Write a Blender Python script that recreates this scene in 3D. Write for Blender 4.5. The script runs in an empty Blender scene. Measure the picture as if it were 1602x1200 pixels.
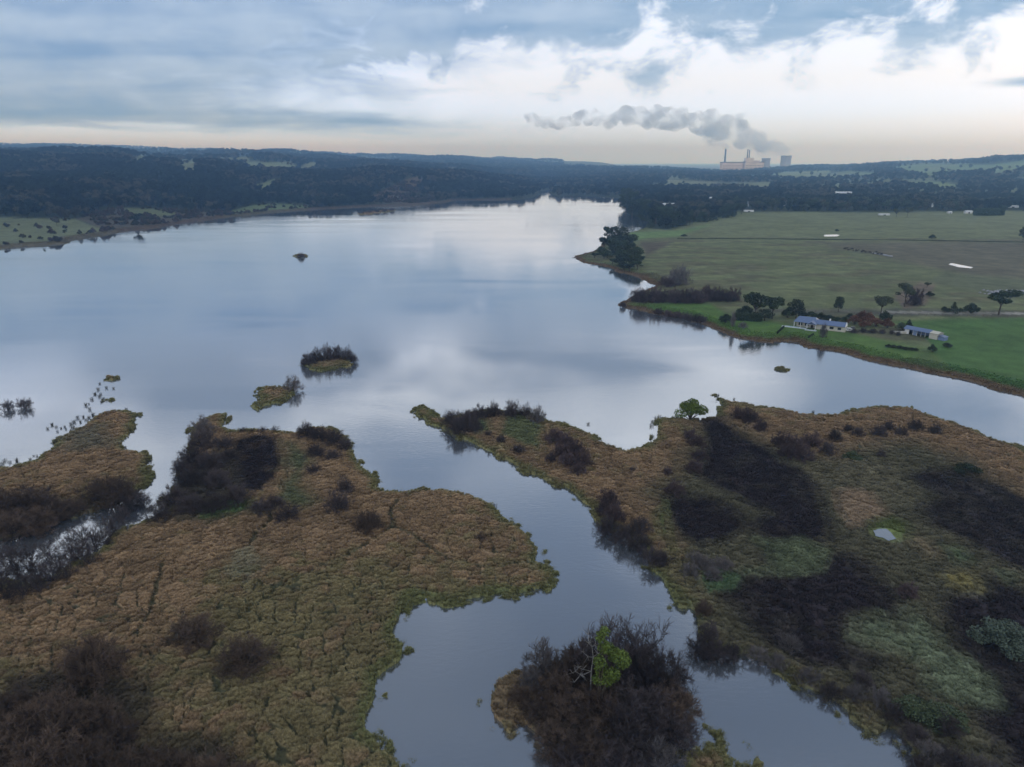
import bpy, math, random, time
import numpy as np
from mathutils import Vector, Matrix
T0 = time.time()
random.seed(7); RS = np.random.RandomState(11)
scn = bpy.context.scene
COL = scn.collection
R = math.radians

# ------------------------------------------------------------------ camera
H = 80.0; F = 1112.0; PITCH = R(17.33)
CP, SP = math.cos(PITCH), math.sin(PITCH)
cam_d = bpy.data.cameras.new('camera'); cam = bpy.data.objects.new('camera', cam_d); COL.objects.link(cam)
cam_d.sensor_width = 36; cam_d.lens = F / 1602 * 36; cam_d.clip_start = 0.5; cam_d.clip_end = 90000
cam.location = (0, 0, H); cam.rotation_euler = (R(90) - PITCH, 0, 0)
scn.camera = cam

# ------------------------------------------------------------------ exposure, engine
scn.view_settings.view_transform = 'Standard'; scn.view_settings.look = 'None'
scn.view_settings.exposure = 0.0; scn.view_settings.gamma = 1.0
scn.render.engine = 'CYCLES'
cy = scn.cycles
cy.max_bounces = 10; cy.diffuse_bounces = 2; cy.glossy_bounces = 2; cy.transmission_bounces = 2
cy.transparent_max_bounces = 8; cy.volume_bounces = 8
cy.use_denoising = True
cy.sample_clamp_indirect = 4.0
cy.volume_max_steps = 96

# ------------------------------------------------------------------ node helper
class NT:
    def __init__(s, tree): s.t = tree; s.n = tree.nodes; s.l = tree.links
    def new(s, kind, **kw):
        nd = s.n.new(kind)
        for k, v in kw.items(): setattr(nd, k, v)
        return nd
    def put(s, sock, v):
        if isinstance(v, bpy.types.NodeSocket): s.l.new(v, sock)
        elif v is not None: sock.default_value = v
    def m(s, op, a, b=None, c=None, clamp=False):
        nd = s.new('ShaderNodeMath', operation=op, use_clamp=clamp)
        s.put(nd.inputs[0], a)
        if b is not None: s.put(nd.inputs[1], b)
        if c is not None: s.put(nd.inputs[2], c)
        return nd.outputs[0]
    def ss(s, x, a, b, oa=0.0, ob=1.0):
        nd = s.new('ShaderNodeMapRange', interpolation_type='SMOOTHSTEP')
        for i, v in enumerate((x, a, b, oa, ob)): s.put(nd.inputs[i], v)
        return nd.outputs[0]
    def mix(s, f, a, b, blend='MIX'):
        nd = s.new('ShaderNodeMix', data_type='RGBA', blend_type=blend)
        s.put(nd.inputs[0], f); s.put(nd.inputs[6], a); s.put(nd.inputs[7], b)
        return nd.outputs[2]
    def noise(s, vec, scale, detail=3, rough=0.55, dist=0.0):
        nd = s.new('ShaderNodeTexNoise')
        if vec is not None: s.put(nd.inputs['Vector'], vec)
        nd.inputs['Scale'].default_value = scale; nd.inputs['Detail'].default_value = detail
        nd.inputs['Roughness'].default_value = rough; nd.inputs['Distortion'].default_value = dist
        return nd.outputs[0]
    def comb(s, x, y, z):
        nd = s.new('ShaderNodeCombineXYZ')
        s.put(nd.inputs[0], x); s.put(nd.inputs[1], y); s.put(nd.inputs[2], z); return nd.outputs[0]
    def scale(s, v, f):
        nd = s.new('ShaderNodeVectorMath', operation='MULTIPLY'); s.put(nd.inputs[0], v); s.put(nd.inputs[1], f); return nd.outputs[0]

def c4(c): return (c[0], c[1], c[2], 1.0)

# ------------------------------------------------------------------ world
SUN_EL, SUN_AZ = R(12), R(54)
w = bpy.data.worlds.new('World'); scn.world = w; w.use_nodes = True
w.node_tree.nodes.clear(); N = NT(w.node_tree)
out = N.new('ShaderNodeOutputWorld'); bg = N.new('ShaderNodeBackground'); bg.inputs[1].default_value = 0.1
N.l.new(bg.outputs[0], out.inputs[0])
sky = N.new('ShaderNodeTexSky', sky_type='NISHITA', sun_disc=False, sun_elevation=SUN_EL, sun_rotation=SUN_AZ, altitude=100, air_density=1.0, dust_density=1.5, ozone_density=1.0)
tc = N.new('ShaderNodeTexCoord'); sp = N.new('ShaderNodeSeparateXYZ'); N.l.new(tc.outputs['Generated'], sp.inputs[0])
X, Y, Z = sp.outputs
az = N.m('ARCTAN2', X, Y); el = Z
zz = N.m('ADD', N.m('MAXIMUM', Z, 0.0), 0.055)
P = N.comb(N.m('DIVIDE', X, zz), N.m('DIVIDE', Y, zz), 0.0)
Pw = N.comb(N.m('MULTIPLY', az, 3.0), N.m('MULTIPLY', el, 11.0), 2.3)      # direction space, for the layer near the horizon
n_big = N.noise(P, 0.95, 5, 0.5, 0.3)
n_str = N.noise(N.scale(P, (0.35, 1.0, 1.0)), 0.9, 5, 0.5, 0.2)
n_rag = N.noise(Pw, 3.1, 6, 0.56, 0.35)
n_bil = N.noise(N.comb(N.m('MULTIPLY', az, 3.4), N.m('MULTIPLY', el, 5.6), 4.7), 2.9, 7, 0.60, 0.35)
n_rag2 = N.noise(N.comb(N.m('MULTIPLY', az, 3.0), N.m('MULTIPLY', el, 24.0), 7.7), 2.2, 5, 0.55, 0.4)
# left deck: from its yellow lower edge upward, its right edge slopes
edge = N.m('ADD', el, N.m('MULTIPLY', N.m('SUBTRACT', n_rag2, 0.5), 0.028))
lowcut = N.ss(edge, N.ss(az, -0.6, 0.1, 0.034, 0.026), N.ss(az, -0.6, 0.1, 0.044, 0.050))
azr = N.m('ADD', az, N.m('MULTIPLY', N.m('SUBTRACT', n_rag, 0.5), 0.55))
azb = N.ss(el, 0.055, 0.17, -0.20, -0.02)
azb = N.m('ADD', azb, N.ss(el, 0.03, 0.075, 0.16, 0.0))
left = N.m('MULTIPLY', N.ss(N.m('SUBTRACT', azr, azb), -0.26, 0.16, 1.0, 0.0), lowcut)
# ragged deck high on the right
topb = N.ss(az, 0.0, 0.55, 0.122, 0.132)
top = N.ss(N.m('ADD', N.m('SUBTRACT', el, topb), N.m('MULTIPLY', N.m('SUBTRACT', n_bil, 0.5), 0.27)), -0.016, 0.036)
top = N.m('MULTIPLY', top, N.ss(n_bil, 0.28, 0.46, 0.35, 1.0))
# small lone bars on the right
bar = N.m('MULTIPLY', N.ss(N.m('ABSOLUTE', N.m('SUBTRACT', az, 0.60)), 0.0, 0.07, 1, 0), N.ss(N.m('ABSOLUTE', N.m('ADD', N.m('SUBTRACT', el, 0.083), N.m('MULTIPLY', N.m('SUBTRACT', n_rag2, 0.5), 0.012))), 0.0, 0.007, 1, 0))
bar2 = N.m('MULTIPLY', N.ss(N.m('ABSOLUTE', N.m('SUBTRACT', az, 0.50)), 0.0, 0.05, 1, 0), N.ss(N.m('ABSOLUTE', N.m('ADD', N.m('SUBTRACT', el, 0.135), N.m('MULTIPLY', N.m('SUBTRACT', n_rag, 0.5), 0.03))), 0.0, 0.012, 0.8, 0))
low = N.m('MAXIMUM', N.m('MAXIMUM', left, top), N.m('MAXIMUM', bar, bar2))
high = N.ss(n_big, 0.40, 0.58, 0.0, 1.0)
cl = N.new('ShaderNodeMix', data_type='FLOAT'); N.put(cl.inputs[0], N.ss(el, 0.19, 0.26)); N.put(cl.inputs[2], low); N.put(cl.inputs[3], high)
cloud = cl.outputs[0]
# colours (radiance, x10 because the background runs at 0.1)
K = 10.0
def kc(c): return (c[0]*K, c[1]*K, c[2]*K, 1)
clear = N.mix(N.ss(el, 0.0, 0.05), kc((0.72, 1.42, 3.6)), kc((0.98, 1.34, 2.2)))
clear = N.mix(N.ss(el, 0.05, 0.10), clear, kc((1.06, 1.20, 1.52)))
yel = N.m('MULTIPLY', N.ss(az, -0.30, 0.0, 1, 0), N.ss(el, 0.0, 0.06, 1, 0.4))
clear = N.mix(yel, clear, kc((1.12, 1.66, 3.0)))
clear = N.mix(N.ss(el, 0.12, 0.35), clear, kc((1.35, 1.42, 1.52)))
clear = N.mix(0.12, clear, sky.outputs[0])
dark = N.mix(N.ss(az, -0.2, 0.2), kc((0.19, 0.33, 0.60)), kc((0.17, 0.33, 0.57)))
lite = kc((0.46, 0.61, 0.85))
shade = N.m('ADD', N.m('MULTIPLY', n_str, 0.45), N.m('ADD', N.m('MULTIPLY', n_bil, 0.3), N.m('MULTIPLY', n_rag, 0.25)))
ccol = N.mix(N.ss(shade, 0.34, 0.64), dark, lite)
ccol = N.mix(N.ss(el, 0.18, 0.26, 0.0, 0.9), ccol, kc((0.36, 0.45, 0.60)))
final = N.mix(N.m('MULTIPLY', cloud, 0.97), clear, ccol)
final = N.mix(N.ss(el, 0.36, 0.66, 0.0, 0.9), final, kc((0.175, 0.205, 0.255)))  # high sky ahead made darker so the near water mirrors less light
back = N.ss(Y, -0.30, 0.12, 1, 0)
final = N.mix(N.m('MULTIPLY', back, 0.97), final, kc((0.98, 1.08, 1.24)))  # unseen sky behind the camera, made bright to light the ground
final = N.mix(N.ss(Z, -0.02, 0.0, 1, 0), final, kc((0.10, 0.11, 0.12)))
N.l.new(final, bg.inputs[0])
w.cycles.sampling_method = 'MANUAL'; w.cycles.sample_map_resolution = 512

# ------------------------------------------------------------------ sun (low, behind the cloud)
sl = bpy.data.lights.new('sun', 'SUN'); sl.energy = 0.5; sl.angle = R(10); sl.color = (1.0, 0.94, 0.86)
so = bpy.data.objects.new('sun', sl); COL.objects.link(so)
sd = Vector((math.sin(SUN_AZ)*math.cos(SUN_EL), math.cos(SUN_AZ)*math.cos(SUN_EL), math.sin(SUN_EL)))
so.rotation_euler = sd.to_track_quat('Z', 'Y').to_euler(); so.location = (0, 0, 300)

# ------------------------------------------------------------------ geometry helpers
def g0(x, y, z=0.0):
    """point of the level z under photo pixel x,y"""
    a = (x - 801) / F; b = (600 - y) / F
    d = (a, CP + b*SP, -SP + b*CP)
    t = (z - H) / d[2]
    return (d[0]*t, d[1]*t)
def topx(Xw, Yw, Zw):
    dz = Zw - H
    dep = Yw*CP - dz*SP; up = Yw*SP + dz*CP
    dep = np.maximum(dep, 1e-3)
    return 801 + F*Xw/dep, 600 - F*up/dep

def _h(ix, iy, s):
    n = (ix.astype(np.int64)*374761393 + iy.astype(np.int64)*668265263 + s*974634777) & 0x7fffffff
    n = ((n ^ (n >> 13))*1274126177) & 0x7fffffff
    return ((n ^ (n >> 16)) & 0xffffff) / float(0xffffff)
def vn(x, y, s=0):
    x = np.asarray(x, float); y = np.asarray(y, float)
    ix = np.floor(x); iy = np.floor(y); fx = x-ix; fy = y-iy
    fx = fx*fx*(3-2*fx); fy = fy*fy*(3-2*fy)
    a = _h(ix, iy, s); b = _h(ix+1, iy, s); c = _h(ix, iy+1, s); d = _h(ix+1, iy+1, s)
    return (a*(1-fx)+b*fx)*(1-fy)+(c*(1-fx)+d*fx)*fy
def fbm(x, y, s=0, o=4):
    v = 0; a = 0.5; t = 0
    for i in range(o):
        v = v + a*vn(x, y, s+i*17); t += a; a *= 0.5; x = x*2.03+11.3; y = y*2.03+5.7
    return v/t
def vor(x, y, s=0):
    ix = np.floor(x); iy = np.floor(y)
    f1 = np.full(x.shape, 9.0); f2 = np.full(x.shape, 9.0); cid = np.zeros(x.shape)
    for dx in (-1, 0, 1):
        for dy in (-1, 0, 1):
            cx = ix+dx; cyy = iy+dy
            px = cx+0.1+0.8*_h(cx, cyy, s); py = cyy+0.1+0.8*_h(cx, cyy, s+5)
            d = np.hypot(px-x, py-y)
            n = d < f1
            f2 = np.where(n, f1, np.minimum(f2, d)); cid = np.where(n, _h(cx, cyy, s+9), cid); f1 = np.where(n, d, f1)
    return f1, f2, cid
def sst(x, a, b):
    t = np.clip((x-a)/(b-a), 0, 1); return t*t*(3-2*t)
def sdf(poly, X, Y, margin=60.0):
    """signed distance, positive inside; points far off the box get -margin"""
    P = np.array(poly, float); out = np.full(X.shape, -margin)
    lo = P.min(0)-margin; hi = P.max(0)+margin
    s = np.nonzero((X > lo[0]) & (X < hi[0]) & (Y > lo[1]) & (Y < hi[1]))
    if len(s[0]) == 0: return out
    x = X[s]; y = Y[s]; d = np.full(x.shape, 1e18); ins = np.zeros(x.shape, bool)
    Q = np.roll(P, -1, 0)
    for (ax, ay), (bx, by) in zip(P, Q):
        ex, ey = bx-ax, by-ay; L = ex*ex+ey*ey
        if L < 1e-12: continue
        t = np.clip(((x-ax)*ex+(y-ay)*ey)/L, 0, 1)
        d = np.minimum(d, (x-ax-t*ex)**2+(y-ay-t*ey)**2)
        c = (ay > y) != (by > y)
        if ay != by: ins ^= c & (x < ex*(y-ay)/ey+ax)
    d = np.sqrt(d); out[s] = np.where(ins, d, -d); return out
def wp(pts, z=0.0): return [g0(a, b, z) for a, b in pts]

# ------------------------------------------------------------------ shorelines, traced as pixels and laid on the lake level
LB = [(-700, 560), (-400, 470), (-150, 410), (0, 389), (50, 385), (101, 382), (118, 375), (169, 367), (200, 361), (236, 358), (303, 347), (354, 340), (421, 333), (470, 329), (539, 325), (584, 323), (652, 321), (680, 318), (702, 316), (716, 313), (786, 313), (820, 311), (837, 308), (846, 304), (845, 299)]
RBN = [(856, 299), (860, 304), (871, 308), (890, 306.5), (904, 306), (940, 308), (975, 309.5), (990, 313), (982, 320), (977, 331), (992, 338), (1015, 347), (1010, 356), (992, 362), (972, 366), (946, 374), (940, 380), (935, 390), (915, 397), (896, 401), (899, 406), (916, 412), (947, 417), (970, 426), (999, 433), (1015, 442), (1031, 447), (1015, 453), (995, 459), (980, 468), (970, 478), (976, 483), (988, 484), (1024, 491), (1064, 498), (1100, 509), (1127, 521), (1150, 529), (1195, 535), (1243, 536), (1263, 543), (1313, 552), (1351, 563), (1401, 574), (1451, 583), (1501, 594), (1551, 608), (1602, 621), (1800, 680), (2100, 780)]
lake_w = wp(LB) + wp(RBN) + [(330, 110), (420, -700), (-900, -700), (-1100, 100)]
W2 = wp([(830, 281.5), (846, 280.5), (868, 281), (870, 283), (850, 283.6), (834, 283.4)])
W3 = wp([(870, 295), (885, 294), (899, 294.4), (899, 296), (884, 296.6), (868, 298), (856, 300), (848, 299), (858, 297)])
PA = [(-260, 985), (-40, 930), (0, 911), (40, 917), (75, 905), (110, 885), (150, 866), (165, 849), (185, 830), (215, 822), (240, 812), (250, 800), (254, 785), (264, 770), (281, 752), (283, 730), (287, 707), (292, 685), (297, 670), (318, 655), (330, 651), (345, 646), (360, 642), (359, 652), (350, 666), (367, 673), (400, 674), (438, 675), (464, 677), (490, 668), (524, 672), (548, 687), (557, 705), (562, 722), (584, 742), (597, 756), (592, 766), (615, 769), (640, 768), (690, 767), (715, 768), (745, 778), (770, 790), (790, 805), (800, 818), (815, 828), (830, 840), (848, 862), (843, 876), (862, 884), (868, 902), (862, 915), (853, 923), (820, 931), (808, 934), (790, 932), (755, 938), (731, 942), (700, 947), (690, 943), (672, 940), (655, 941), (640, 944), (632, 965), (620, 989), (626, 1000), (639, 1010), (635, 1035), (615, 1048), (598, 1063), (596, 1091), (583, 1116), (580, 1136), (595, 1160), (610, 1172), (623, 1185), (646, 1201), (680, 1260), (760, 1420), (-200, 1700), (-700, 1500)]
PT = [(-500, 860), (-500, 800), (-60, 738), (0, 730), (22, 730), (49, 722), (62, 712), (75, 707), (90, 688), (105, 680), (124, 670), (142, 655), (168, 645), (190, 643), (217, 649), (215, 662), (205, 668), (206, 681), (193, 692), (202, 703), (221, 707), (232, 720), (236, 745), (226, 763), (202, 778), (180, 788), (161, 797), (150, 803), (112, 810), (75, 814), (50, 828), (0, 842), (-60, 856)]
PR = [(645, 648), (650, 640), (660, 637), (671, 643), (690, 655), (715, 650), (739, 646), (783, 643), (830, 645), (852, 660), (873, 663), (902, 669), (928, 681), (940, 690), (953, 697), (978, 705), (1000, 703), (1011, 701), (1022, 689), (1025, 667), (1030, 657), (1054, 655), (1080, 655), (1105, 654), (1127, 651), (1126, 636), (1120, 627), (1130, 624), (1145, 629), (1169, 632), (1200, 637), (1225, 641), (1263, 649), (1290, 650), (1312, 649), (1346, 641), (1380, 637), (1425, 639), (1450, 647), (1470, 656), (1500, 665), (1526, 675), (1564, 690), (1602, 705), (1700, 750), (1900, 850), (2300, 1100), (2600, 1600), (1700, 1600), (1520, 1300), (1460, 1235), (1428, 1200), (1423, 1178), (1398, 1148), (1376, 1160), (1349, 1146), (1319, 1127), (1316, 1112), (1286, 1090), (1244, 1077), (1229, 1055), (1203, 1045), (1165, 1032), (1131, 1026), (1100, 1012), (1085, 1000), (1082, 965), (1078, 957), (1056, 956), (1041, 930), (1028, 905), (1011, 893), (1005, 870), (990, 855), (968, 836), (940, 818), (928, 801), (910, 790), (888, 768), (868, 760), (852, 754), (830, 745), (815, 736), (795, 725), (776, 714), (755, 705), (739, 696), (707, 683), (685, 670), (663, 665)]
PI_ = [(757, 1105), (760, 1088), (770, 1070), (787, 1056), (819, 1045), (850, 1035), (880, 1030), (950, 1025), (1020, 1035), (1065, 1070), (1080, 1120), (1060, 1165), (1000, 1195), (900, 1195), (850, 1170), (812, 1135), (808, 1152), (796, 1156), (784, 1150), (776, 1135), (763, 1126)]
ISL = [[(470, 572), (480, 564), (500, 560), (530, 558), (556, 561), (552, 569), (540, 574), (520, 578), (505, 581), (488, 578)],
       [(399, 618), (406, 608), (425, 604), (440, 606), (462, 607), (468, 615), (455, 624), (442, 631), (430, 633), (420, 635), (405, 641), (398, 636), (402, 629), (415, 624), (402, 621)],
       [(462, 401), (467, 399), (475, 399), (480, 401), (474, 403), (466, 403)],
       [(556, 334), (575, 331.5), (600, 329.5), (618, 328), (621, 329.5), (605, 332), (580, 335), (562, 336)],
       [(1206, 576), (1215, 573.5), (1226, 574), (1233, 577), (1228, 580.5), (1214, 580)],
       [(1101, 1152), (1108, 1141), (1125, 1143), (1135, 1152), (1148, 1160), (1140, 1166), (1120, 1160)],
       [(1062, 1178), (1085, 1170), (1120, 1168), (1145, 1180), (1150, 1197), (1170, 1225), (1080, 1240), (1060, 1205)],
       [(1155, 1172), (1165, 1169), (1166, 1176), (1156, 1177)], [(1163, 1188), (1185, 1181), (1202, 1195), (1205, 1215), (1175, 1215)],
       [(1104, 617), (1109, 615.5), (1113, 617), (1109, 619)], [(1113, 616), (1121, 613.5), (1125, 616), (1119, 618.5)], [(1106, 628), (1111, 626), (1116, 628), (1110, 630.5)],
       [(160, 592), (168, 588), (180, 589), (183, 594), (172, 597)], [(163, 628), (172, 624), (181, 630), (170, 633)]]
MARSH = [wp(p) for p in (PA, PT, PR, PI_)] + [wp(p) for p in ISL]

# ------------------------------------------------------------------ ground heights
HX = np.array([-900, 0, 150, 300, 400, 500, 600, 700, 800, 850, 900, 1000, 1130, 1300, 1400, 1500, 1602, 2300], float)
HY = np.array([500, 750, 950, 1200, 1600, 2200, 3000, 4000, 5500, 8000, 12000, 30000], float)
HT = np.array([
 [2, 14, 34, 60, 85, 96, 104, 118, 185, 250, 170, 0],
 [1, 4, 12, 32, 60, 82, 98, 112, 176, 236, 150, 0],
 [0, 2, 6, 24, 54, 76, 90, 104, 158, 214, 140, 0],
 [0, 0, 2, 12, 38, 62, 80, 96, 128, 186, 120, 0],
 [0, 0, 0, 5, 30, 50, 64, 92, 116, 172, 110, 0],
 [0, 0, 0, 2, 20, 46, 56, 80, 100, 140, 100, 0],
 [0, 0, 0, 0, 22, 56, 56, 66, 84, 124, 90, 0],
 [0, 0, 0, 0, 9, 44, 34, 48, 72, 112, 80, 0],
 [0, 0, 0, 0, 6, 26, 10, 26, 54, 96, 60, 0],
 [0, 0, 0, 0, 0, 2, 2, 14, 46, 88, 50, 0],
 [0, 0, 0, 0, 0, 2, 4, 14, 44, 76, 30, 0],
 [2, 2, 2, 2, 2, 4, 8, 16, 28, 16, 4, 0],
 [2, 2, 2, 3, 3, 5, 8, 10, 8, 4, 0, 0],
 [2, 2, 3, 3, 4, 8, 14, 24, 40, 20, 6, 0],
 [2, 3, 3, 4, 5, 10, 28, 52, 58, 40, 10, 0],
 [2, 3, 4, 4, 6, 12, 40, 64, 66, 50, 10, 0],
 [2, 3, 4, 5, 8, 18, 66, 88, 80, 60, 10, 0],
 [3, 4, 5, 6, 12, 44, 110, 120, 110, 80, 10, 0]], float)
def tab(X, Y):
    Yc = np.maximum(Y, 60.0)
    x = 801 + F*X/Yc*1.0/CP
    x = np.clip(x, HX[0], HX[-1]-1e-3); i = np.clip(np.searchsorted(HX, x, side='right')-1, 0, len(HX)-2)
    fx = (x-HX[i])/(HX[i+1]-HX[i]); fx = fx*fx*(3-2*fx)
    y = np.log(np.clip(Yc, HY[0], HY[-1]-1)); ly = np.log(HY); j = np.clip(np.searchsorted(ly, y, side='right')-1, 0, len(HY)-2)
    fy = (y-ly[j])/(ly[j+1]-ly[j])
    return (HT[i, j]*(1-fx)+HT[i+1, j]*fx)*(1-fy)+(HT[i, j+1]*(1-fx)+HT[i+1, j+1]*fx)*fy
PADS = []   # (x, y, radius, height) levelled ground under buildings
def ground(X, Y, full=False):
    X = np.asarray(X, float); Y = np.asarray(Y, float)
    D = np.hypot(X, Y)
    amp = np.clip(D*0.006, 0.5, 6.0)
    wl = np.clip(D*0.03, 2.6, 60.0)
    wl = 2.0**np.round(np.log2(wl))
    nz = np.zeros(X.shape)
    for k in np.unique(wl):
        q = wl == k; nz[q] = fbm(X[q]/k, Y[q]/k, 3, 3)-0.5
    m = np.full(X.shape, -60.0)
    for p in MARSH: m = np.maximum(m, sdf(p, X, Y, 60))
    lk = sdf(lake_w, X, Y, 2500)
    for p in (W2, W3): lk = np.maximum(lk, sdf(p, X, Y, 2500))
    land = -lk + nz*amp*1.6
    marsh = m + nz*amp*2.2
    # marsh surface
    q = np.nonzero(marsh > -2)
    hm = np.full(X.shape, -1.2); cell = np.zeros(X.shape); crev = np.ones(X.shape)
    if len(q[0]):
        x = X[q]; y = Y[q]; wx = fbm(x/6, y/6, 21, 2)*3.0; wy = fbm(x/6, y/6, 31, 2)*3.0
        f1, f2, cid = vor((x+wx*1.6)/3.1, (y+wy*1.6)/3.1, 5); g1, g2, _g = vor((x+wy)/1.15, (y+wx)/1.15, 15)
        big1, big2, _ = vor((x+wx*3.5)/10.5, (y+wy*3.5)/10.5, 8)
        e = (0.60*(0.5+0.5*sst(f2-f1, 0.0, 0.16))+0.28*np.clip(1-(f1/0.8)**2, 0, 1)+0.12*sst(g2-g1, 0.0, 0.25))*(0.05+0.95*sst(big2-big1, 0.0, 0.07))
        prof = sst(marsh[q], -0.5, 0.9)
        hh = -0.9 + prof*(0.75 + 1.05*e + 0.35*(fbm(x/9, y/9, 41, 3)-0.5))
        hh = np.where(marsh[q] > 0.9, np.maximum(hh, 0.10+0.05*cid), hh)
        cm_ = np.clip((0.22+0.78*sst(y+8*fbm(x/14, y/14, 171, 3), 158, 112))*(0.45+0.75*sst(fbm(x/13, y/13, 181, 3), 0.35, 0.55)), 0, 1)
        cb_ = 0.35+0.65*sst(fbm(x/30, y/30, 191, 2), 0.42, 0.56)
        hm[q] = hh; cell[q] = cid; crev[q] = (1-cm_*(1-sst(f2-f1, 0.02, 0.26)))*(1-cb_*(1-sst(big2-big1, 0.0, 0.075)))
    # firm land
    t = tab(X, Y)
    rough = (fbm(X/520, Y/520, 51, 4)-0.5)*np.clip(t, 0, 90)*1.15 + (fbm(X/90, Y/90, 61, 3)-0.5)*np.clip(t*0.05, 0.3, 5)
    t = np.maximum(t+rough, 0.8)
    soft = np.clip(D*0.0035, 1.2, 14)
    hl = -1.2 + 1.6*sst(land, -soft, soft) + np.minimum(np.maximum(land, 0)*0.10, 1.0)*np.minimum(t, 3.0)*0.8 + np.maximum(t-3.0, 0)*sst(land, 0, 330)
    h = np.where(land > -soft, np.maximum(hl, hm), hm)
    for (px, py, pr, ph) in PADS:
        d = np.hypot(X-px, Y-py); k = sst(d, pr*1.5, pr); h = h*(1-k)+ph*k
    if full: return h, land, marsh, cell, crev
    return h
def on(px, py, it=5):
    """place of photo pixel px,py on the ground"""
    z = 0.5
    for _ in range(it+2):
        x, y = g0(px, py, z); z = 0.45*z+0.55*max(float(ground(np.array([x]), np.array([y]))[0]), 0.0)
        if z > 60: z = 60
    return x, y, max(float(ground(np.array([x]), np.array([y]))[0]), 0.0)

hx, hy, _ = on(1284, 516); PADS.append((hx, hy, 17, 2.2)); HOUSE = (hx, hy, 2.2)
hx, hy, _ = on(1444, 527); PADS.append((hx, hy, 15, 2.4)); SHED = (hx, hy, 2.4)

px_, py_ = g0(1384, 836, 0.9); PADS.append((px_, py_, 4.2, 0.72)); POOL = (px_, py_)
# ------------------------------------------------------------------ ground sheet (one polar grid to the horizon)
th = []
d = 12.0
rr = [6.0, 14.0, 22.0, 30.0, 38.0, 46.0, 52.0]
while rr[-1] < 30500:
    r = rr[-1]
    st = (r*r+H*H)/H*R(0.078)
    if r < 600: st = min(st, max(0.22, 0.006*r))
    rr.append(r + min(st, 0.0068*r))
rr = np.array(rr)
th = np.concatenate([np.arange(-180, -48, 3.0), np.arange(-48, -41, 0.5), np.arange(-41, 41, 0.088), np.arange(41, 48, 0.5), np.arange(48, 180.1, 3.0)])
th[-1] = 180.0
th = np.radians(th)
NR, NTH = len(rr), len(th)
TH, RR = np.meshgrid(th, rr)
GX = RR*np.sin(TH); GY = RR*np.cos(TH)
GH, LAND, MAR, CELL, CREV = ground(GX, GY, True)
print('grid', NR, NTH, NR*NTH, round(time.time()-T0, 1))

# land cover colours ---------------------------------------------------------
PXx, PXy = topx(GX, GY, GH); PXx = np.where(GY > 20, PXx, -9999)
C = np.zeros(GX.shape+(3,)); C[:] = (0.030, 0.040, 0.024)
FOR = np.ones(GX.shape)      # woodland cover
n1 = fbm(GX/7, GY/7, 71, 4); n2 = fbm(GX/28, GY/28, 81, 4); n3 = fbm(GX/160, GY/160, 91, 4); n0 = fbm(GX/1.7, GY/1.7, 95, 3)
def lay(wgt, col, var=0.25, nn=None):
    nn = n2 if nn is None else nn
    c = np.array(col)*(1+var*2*(nn[..., None]-0.5))
    C[:] = C*(1-wgt[..., None]) + c*wgt[..., None]
def pxlay(poly, col, soft=1.5, var=0.25, forest=0.0, nn=None, wob=2.0):
    s = sdf(poly, PXx, PXy+0.0, 40) + (n3-0.5)*wob*2
    wgt = sst(s, -soft, soft)*(MAR < -3)
    lay(wgt, col, var, nn)
    if forest is not None:
        w2 = np.maximum(wgt, sst(sdf(poly, PXx, PXy-3.5, 40), -soft, soft)*(MAR < -3)) if forest > 0 else wgt
        FOR[:] = FOR*(1-w2)+forest*w2
# right bank pasture
bx = [-9999, 960, 975, 1015, 1060, 1110, 1165, 1175, 1420, 1602, 2400]; by = [0, 310, 335, 357, 361, 350, 335, 331, 332.5, 330, 330]
bnd = np.interp(PXx, bx, by)
past = sst(PXy-bnd+(n2-0.5)*3, -1, 1)*(PXx > 900)*(MAR < -3)*(GX > 0)
nstr = fbm(GX/60, GY/14, 131, 4); lay(past, (0.115, 0.135, 0.068), 0.55, 0.35*n2+0.3*n3+0.35*nstr); lay(past*sst(fbm(GX/45, GY/16, 151, 5), 0.50, 0.62)*0.75, (0.098, 0.092, 0.058), 0.4, n1); lay(past*sst(fbm(GX/30, GY/12, 161, 5), 0.56, 0.66)*0.6, (0.15, 0.175, 0.085), 0.3, n1); FOR *= 1-past
pxlay([(1150, 331), (1640, 331), (1700, 360), (1640, 373), (1060, 372), (1000, 372), (1080, 350)], (0.125, 0.145, 0.075), 2, 0.25)
pxlay([(985, 378), (985, 362), (1060, 360), (1110, 352), (1085, 362), (1060, 371), (1020, 373)], (0.12, 0.19, 0.075), 1.5, 0.2)
pxlay([(1000, 377), (1055, 377), (1035, 388), (1012, 400), (1005, 388)], (0.085, 0.075, 0.055), 3, 0.5, 0, n1)
pxlay([(1290, 381), (1400, 378), (1700, 378), (1700, 458), (1602, 452), (1540, 440), (1480, 425), (1420, 412), (1350, 395)], (0.105, 0.100, 0.070), 5, 0.45, 0, 0.5*n1+0.5*n2)
pxlay([(1480, 425), (1560, 432), (1700, 445), (1700, 475), (1540, 460), (1450, 440)], (0.09, 0.105, 0.062), 4, 0.5)
pxlay([(1400, 462), (1440, 440), (1465, 445), (1450, 475), (1415, 485)], (0.13, 0.105, 0.08), 3, 0.4)
pxlay([(1160, 482), (1270, 484), (1400, 484), (1500, 486), (1700, 490), (1700, 495), (1400, 494), (1180, 490)], (0.085, 0.09, 0.065), 2, 0.5, 0, n1)
pxlay([(1395, 503), (1480, 499), (1700, 497), (1700, 700), (1602, 612), (1480, 580), (1430, 560), (1460, 540), (1440, 520)], (0.062, 0.125, 0.038), 2, 0.25)
pxlay([(1250, 520), (1330, 522), (1450, 545), (1470, 560), (1500, 592), (1380, 570), (1300, 545)], (0.085, 0.13, 0.048), 4, 0.35)
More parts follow.
